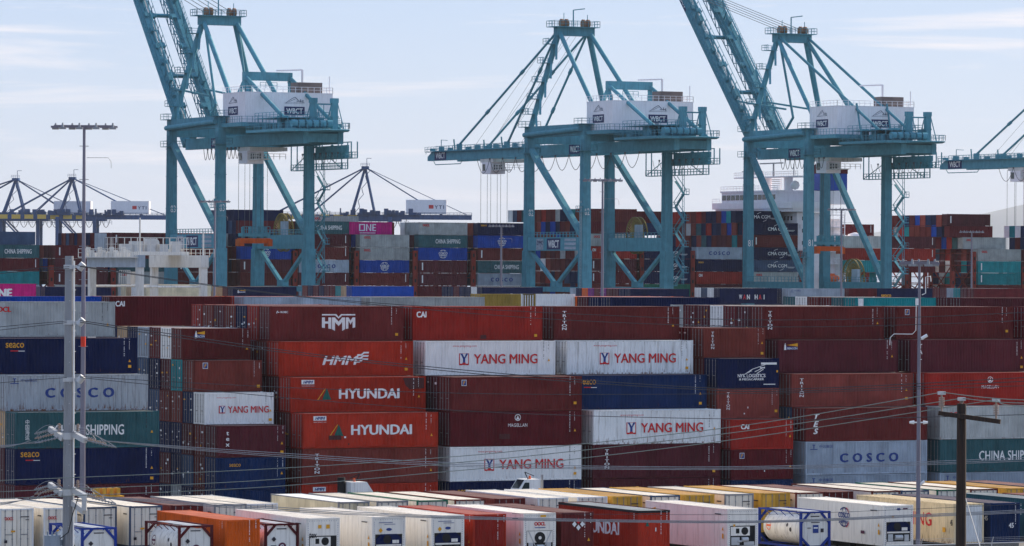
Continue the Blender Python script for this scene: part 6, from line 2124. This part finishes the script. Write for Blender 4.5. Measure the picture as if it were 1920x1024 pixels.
# lashing bridges: red frames between the bays
def lashing(xp, ytop, label, v=VS1 + .4, depth=40, ybot=545, w=1.0):
    u = U(xp, v, 500)
    zt = Z(xp, ytop, u, v)
    r = empty('lashing_bridge', (u, v, 13.0), label, 'lashing bridge', 'red lashing bridges between the bays')
    for y in (0, depth * .25, depth * .5, depth * .75, depth):
        b = MB(); b.box(-w / 2, w / 2, y - .3, y + .3, 0, zt - 13.0); b.obj('pillar', 'lashing_red', r)
    b = MB()
    z = zt - 13.0 - .3
    while z > 1:
        b.box(-w / 2 + .08, w / 2 - .08, .31, depth - .31, z - .18, z); z -= 2.9
    for y0 in range(0, int(depth) - 9, 10):
        b.bar((0, y0 + .4, 1), (0, y0 + 9.6, zt - 16.5), .22); b.bar((0, y0 + 9.6, 1), (0, y0 + .4, zt - 16.5), .22)
    b.obj('walkway', 'lashing_red', r)
    b = MB(); zz = 1.2
    while zz < zt - 14:
        b.box(-.2, .2, -.34, -.305, zz, zz + .8); zz += 2.9
    b.obj('opening', 'black', r)


for xp, yt, lb in ((96, 497, 'red lashing bridge pillar between the left edge bays'), (212, 503, 'red lashing bridge pillar beside the white yard gantry'), (553, 470, 'red lashing bridge pillar behind the right leg of the left crane'), (668, 470, 'red lashing bridge pillar left of the ONE stack'),
                   (778, 470, 'red lashing bridge pillar right of the ONE stack'), (887, 470, 'red lashing bridge pillar left of the navy seaco ship box'), (1203, 466, 'red lashing bridge pillar between the right legs of the middle crane'), (1298, 470, 'tall red lashing bridge pillar left of the ship COSCO box'),
                   (1404, 473, 'red lashing bridge pillar behind the left leg of the right crane'), (1502, 470, 'red lashing bridge pillar beside the bridge house wall'), (1626, 474, 'twin red lashing bridge pillar right of the cable reel'), (1700, 508, 'red lashing bridge frame right of the right crane leg'),
                   (1735, 505, 'rust red lashing bridge frame by the camera mast head'), (1786, 508, 'red lashing bridge frame left of the teal ship boxes'), (1826, 472, 'red lashing bridge pillar left of the teal ship boxes'), (1918, 500, 'red lashing bridge pillar at the right edge')):
    lashing(xp, yt, lb, w=1.1 if xp < 1600 else .9)

# the bridge house of the right ship
bu = U(1494, VS1 + 2, 450)
BX = 9.0
br = empty('bridge_house', (bu, VS1 + 2, 13.4), 'white ship bridge house with wing, radar mast and blue funnel', 'ship bridge')
zz_ = lambda y: Z(1494, y, bu, VS1 + 2) - 13.4
b = MB(); b.box(0, BX, 0, 36, 0, zz_(398))
for q in range(9):
    z_ = zz_(398) - 2.9 * (q + 1)
    if z_ > 1:
        b.box(-.12, BX + .1, -.12, 36.1, z_, z_ + .14)
b.obj('deck_house', 'crane_house_white', br)
wl_ = MB()
for q in range(5):
    for k in range(4):
        wl_.box(-.03, 0, 2.2 + k * 1.6, 2.9 + k * 1.6, zz_(398) - 1.9 - q * 2.9, zz_(398) - .9 - q * 2.9)
for q in range(7):
    for k in range(3):
        wl_.box(1.4 + k * 2.6, 2.1 + k * 2.6, -.03, 0, zz_(398) - 1.9 - q * 2.9, zz_(398) - 1.0 - q * 2.9)
wl_.obj('window', 'glass', br)
b = MB()
z0, z1, z2, z3 = zz_(397), zz_(378.5), zz_(373), zz_(364)
b.box(-2.0, BX - 2, -1.5, 36.5, z0 + .003, z0 + .8)
b.box(-2.4, BX - 2, -1.8, 37.5, z0 + .8, z1)
b.obj('bridge_wing', 'crane_house_white', br)
b = MB(); b.box(-2.2, BX - 2.5, 6, 33, z1 + .003, zz_(359)); b.box(-2.4, BX - 2.3, 5.6, 33.4, zz_(359), zz_(356)); b.obj('wheelhouse', 'crane_house_white', br)
gl_ = MB()
for q in range(12):
    gl_.box(-2.26, -2.21, 6.6 + q * 2.2, 8.4 + q * 2.2, zz_(373.5), zz_(364))
gl_.obj('window', 'glass', br)
b = MB(); b.rail([(-2.2, 5.6, zz_(356)), (-2.2, 33.4, zz_(356))], 1.1, 1.5, .09); b.rail([(-2.4, 33.5, z1), (-2.4, 37.3, z1)], 1.0, 1.4, .09)
b.rail([(0, -1.4, zz_(430)), (0, -1.4, zz_(429))], 1.0, 2, .09)
b.obj('railing', 'crane_house_white', br)
b = MB()
for y, w in ((26.5, .8), (16.5, .9), (6.8, 1.1)):
    b.tube((1.5, y, zz_(356)), (1.5, y, zz_(332)), w, 12)
b.box(-.5, 3.5, -1, 30, zz_(332), zz_(329.5))
for q in range(6):
    b.box(1.2, 1.8, 10.4, 14.5, zz_(354) + q * .45, zz_(354) + q * .45 + .2)
b.rail([(-.4, 30, zz_(329.5)), (-.4, -1, zz_(329.5))], 1.1, 1.1, .09)
b.obj('mast_platform', 'crane_house_white', br)
b = MB(); b.tube((1.5, 14, zz_(329)), (1.5, 14, zz_(305)), .22, 8); b.bar((1.5, 9.5, zz_(304)), (1.5, 20.5, zz_(304)), .4, .3); b.bar((1.5, 4.2, zz_(329)), (1.5, 4.2, zz_(306)), .18); b.bar((1.5, 27, zz_(329)), (1.5, 27, zz_(311)), .18); b.bar((1.5, 29.5, zz_(318)), (1.5, 19.5, zz_(319)), .2)
for q in range(6):
    b.box(1.2, 1.8, 20 + q * 1.4, 20.5 + q * 1.4, zz_(325) - .3 * (q % 2), zz_(320) + .4 * (q % 3))
b.obj('radar', 'steel', br)
b = MB(); b.lathe([(-1.1, .1), (-.8, .8), (0, 1.1), (.8, .8), (1.1, .1)], 'z', 16, (0.6, 2.0, zz_(347))); b.obj('radome', 'crane_house_white', br)
fu = empty('funnel', (10.5, 4.5, zz_(356))); fu.parent = br
b = MB(); b.box(-3.5, 3.5, -4, 4.5, 0, 4.0); b.obj('funnel_casing', 'funnel_blue', fu)
b = MB(); b.box(-3.6, 3.6, -4.1, 4.6, 4.0, 5.0); b.add([(-2.5, 4.6, 4.0), (2.5, 4.6, 4.0), (2.5, 1, 6.3), (-2.5, 1, 6.3), (-2.5, -3, 5.0), (2.5, -3, 5.0)], [(0, 1, 2, 3), (3, 2, 5, 4), (0, 3, 4), (1, 5, 2)]); b.obj('funnel_top', 'dark_red', fu)
b = MB(); b.box(BX + .002, BX + 4.0, 1, 14, 0, zz_(410)); b.box(BX - 1.95, BX + 4.4, .4, 14, zz_(357) - 3.2, zz_(357)); b.obj('funnel_house', 'crane_house_white', br)
b = MB()
lu = U(1560, VS1 + 2, 450) - bu
for q in range(8):
    z_ = zz_(540) + q * 2.9
    if z_ > zz_(398): break
    b.rail([(BX + .2, -.6, z_), (lu + 3.2, -.6, z_)], 1.2, 1.0, .1); b.box(BX, lu + 3.2, -.8, 1, z_ - .15, z_)
b.bar((lu + 3.1, -.6, 0), (lu + 3.1, -.6, zz_(400)), .2)
b.obj('outer_stair', 'crane_house_white', br)
b = MB(); xx_ = U(1600, VS1 + 2, 460) - bu; b.tube((xx_ - 3, 1, 0), (xx_ - 3, 1, zz_(440)), 1.5, 12); b.tube((xx_ + 1, 1, zz_(470)), (xx_ + 1, 1, zz_(440)), .9, 12); b.lathe([(0, 2.1), (1.0, 1.6), (1.4, .2)], 'z', 14, (xx_ + 1, 1, zz_(446))); b.box(xx_ - 4, xx_ + 3.5, -.6, 3, zz_(470), zz_(463)); b.obj('deck_crane', 'crane_house_white', br)
lbt_s = .62
lbt = empty('lifeboat', (U(1560, VS1 - .5, 520), VS1 + .5, Z(1560, 528, U(1560, VS1, 520), VS1)), 'orange lifeboat hanging on the ship side left of the reel', 'lifeboat')
b = MB(); b.lathe([(-4.2, .1), (-3.6, .9), (-2, 1.35), (2, 1.4), (3.6, 1.0), (4.2, .2)], 'x', 14, (0, 0, 1.2)); b.obj('boat_hull', 'beacon_orange', lbt)
b = MB(); b.box(-1.5, 1.6, -.9, .9, 2.3, 3.1); b.obj('canopy', 'beacon_orange', lbt)
lbt.scale = (lbt_s,) * 3


# ------------------------------------------------------------------ distant blue cranes across the basin
def far_crane(x, ytop, d, label, tip, tail, houses, texted=True):
    """a crane seen broadside: local X runs across the view, boom to the left"""
    p = at(x, ytop, d)
    za = p.z
    r = empty('container_crane', (p.x, p.y, 0), label, 'container crane', 'distant blue cranes', -YAW)
    B = 'far_blue'
    zg = at(x, 407, d).z
    px = d / FPX
    tl, tr_ = (tip - x) * px, (tail - x) * px
    for s in (-5, 5):
        b = MB(); b.bar((tl, s, zg), (tr_, s, zg), 1.2, 2.6); b.obj('girder', B, r)
        b = MB(); b.tube((0, s * .3, za), (-7.5, s, zg + 1), .65, 8); b.tube((0, s * .3, za), (5.5, s, zg + 1), .65, 8); b.obj('frame_strut', B, r)
        b = MB()
        for q in (tl * .92, tl * .55, tr_ * .72):
            b.tube((0, s * .3, za), (q, s, zg + 1.2), .34, 6)
        b.bar((0, s * .3, za), (tr_ * .95, s, zg + 1.5), .3)
        b.obj('stay', B, r)
        for q in (-8, 14):
            b = MB(); b.bar((q, s * 1.8, 0), (q, s * 1.8, zg), 2.0, 2.0); b.obj('leg', B, r)
        b = MB(); b.bar((-7, s * 1.8, zg - 1), (13, s * 1.8, zg - 22), .9); b.bar((-8, s * 1.8, zg - 26), (14, s * 1.8, zg - 26), 1.6, 2.2); b.obj('diagonal', B, r)
    b = MB(); b.box(-2, 2, -4, 4, za - 1, za + .6); b.rail([(-2.4, -4, za + .6), (2.4, -4, za + .6)], 1.6, 1.2, .15); b.bar((.8, 0, za), (.8, 0, za + 5), .3); b.bar((.8, 0, za + 5), (3.4, 0, za + 5), .25); b.obj('apex_beam', B, r)
    b = MB()
    st = tl + 2
    for q in range(7):
        a_ = tl + q * 7.6
        b.box(a_, a_ + 5.2, -5.8, -5.61, zg - 1.2, zg + 1.3)
    b.obj('warning_stripe', 'stripe_yellow', r)
    b = MB(); b.rail([(tl, -6, zg + 1), (tr_, -6, zg + 1)], 1.5, 3.2, .16)
    b.rail([(tl, 6, zg + 1), (tr_, 6, zg + 1)], 1.6, 4, .14); b.rail([(-12, -7, zg - 4.6), (24, -7, zg - 4.6)], 2.4, 2.2, .16)
    rq = random.Random(int(x))
    for q in range(26):
        a_ = rq.uniform(-14, 30); b.box(a_, a_ + rq.uniform(.6, 2.6), -7.4, -3, zg + 1, zg + 1 + rq.uniform(.8, 3.8))
    for q in range(10):
        b.box(-12 + q * 4.5, -9.6 + q * 4.5, -6.4, -3, zg + 1, zg + 2.2 + 1.2 * (q % 3))
    b.box(-10, 20, -7, 7, zg - 2.4, zg - 1.2)
    b.obj('walkway', B, r)
    b = MB()
    for q in range(7):
        t0, t1 = .05 + q * .13, .05 + (q + 1) * .13
        o0 = V((0, -1.5, za)).lerp(V((-7.5, -5, zg + 1)), t0); o1 = V((0, -1.5, za)).lerp(V((-7.5, -5, zg + 1)), t1)
        b.bar(o0 + V((1.5 if q % 2 else 3.4, 0, 0)), o1 + V((3.4 if q % 2 else 1.5, 0, 0)), .3)
    b.obj('stair', B, r)
    h = MB(); h0, h1 = houses
    h.box((h0 - x) * px, (h1 - x) * px, -6, 6, zg + 1.9, zg + 9.5); ho = h.obj('machinery_house', 'crane_house_white', r)
    from mathutils import Euler
    hf = Face(ho, ((h0 - x) * px, -6.0, zg + 1.9), Euler((pi / 2, 0, 0)), (h1 - h0) * px, 7.6)
    if texted:
        hf.text('YTI', 'letter_navy', .82, .48, 5.2, 1.9, bold=.02, space=1.3); hf.rect('logo_plate', 'letter_red', .62, .5, 2.6, 2.0)
    b = MB()
    n_ = 7
    loops(b, 0, 0, 1, 0, 0, 1)
    for q in range(n_):
        a_ = -12 + q * 5.0
        pts = [(a_ + 5.0 * k / 6, -6.2, zg - 1.2 - 5 * (1 - (2 * k / 6 - 1) ** 2)) for k in range(7)]
        b.path(pts, .18, 4)
    b.obj('festoon_cable', 'rope', r)


far_crane(30, 336, 2650, 'distant blue crane with yellow striped boom at the left edge', -190, 178, (103, 172), False)
far_crane(136, 334, 2640, 'distant blue crane with yellow striped boom left of the tall mast', 0, 318, (210, 281))
far_crane(685, 314, 2450, 'distant blue crane with yellow striped boom behind the left crane', 497, 885, (762, 838))

# ------------------------------------------------------------------ air
hz = MB(); hz.box(-12500, 41000, -350, 37000, -13, 620)
m, n, l, b_ = nodes_of('haze_air')
n.remove(b_)
pv = n.new('ShaderNodeVolumePrincipled')
pv.inputs['Color'].default_value = (0.86, 0.91, 1.0, 1)
pv.inputs['Density'].default_value = 0.000024
pv.inputs['Anisotropy'].default_value = 0.0
l.new(pv.outputs[0], n['Material Output'].inputs['Volume'])
M['haze_air'] = m
USE_HAZE = True
if USE_HAZE:
    hz.obj('haze', 'haze_air', kind='stuff')
CYC.volume_step_rate = 10.0
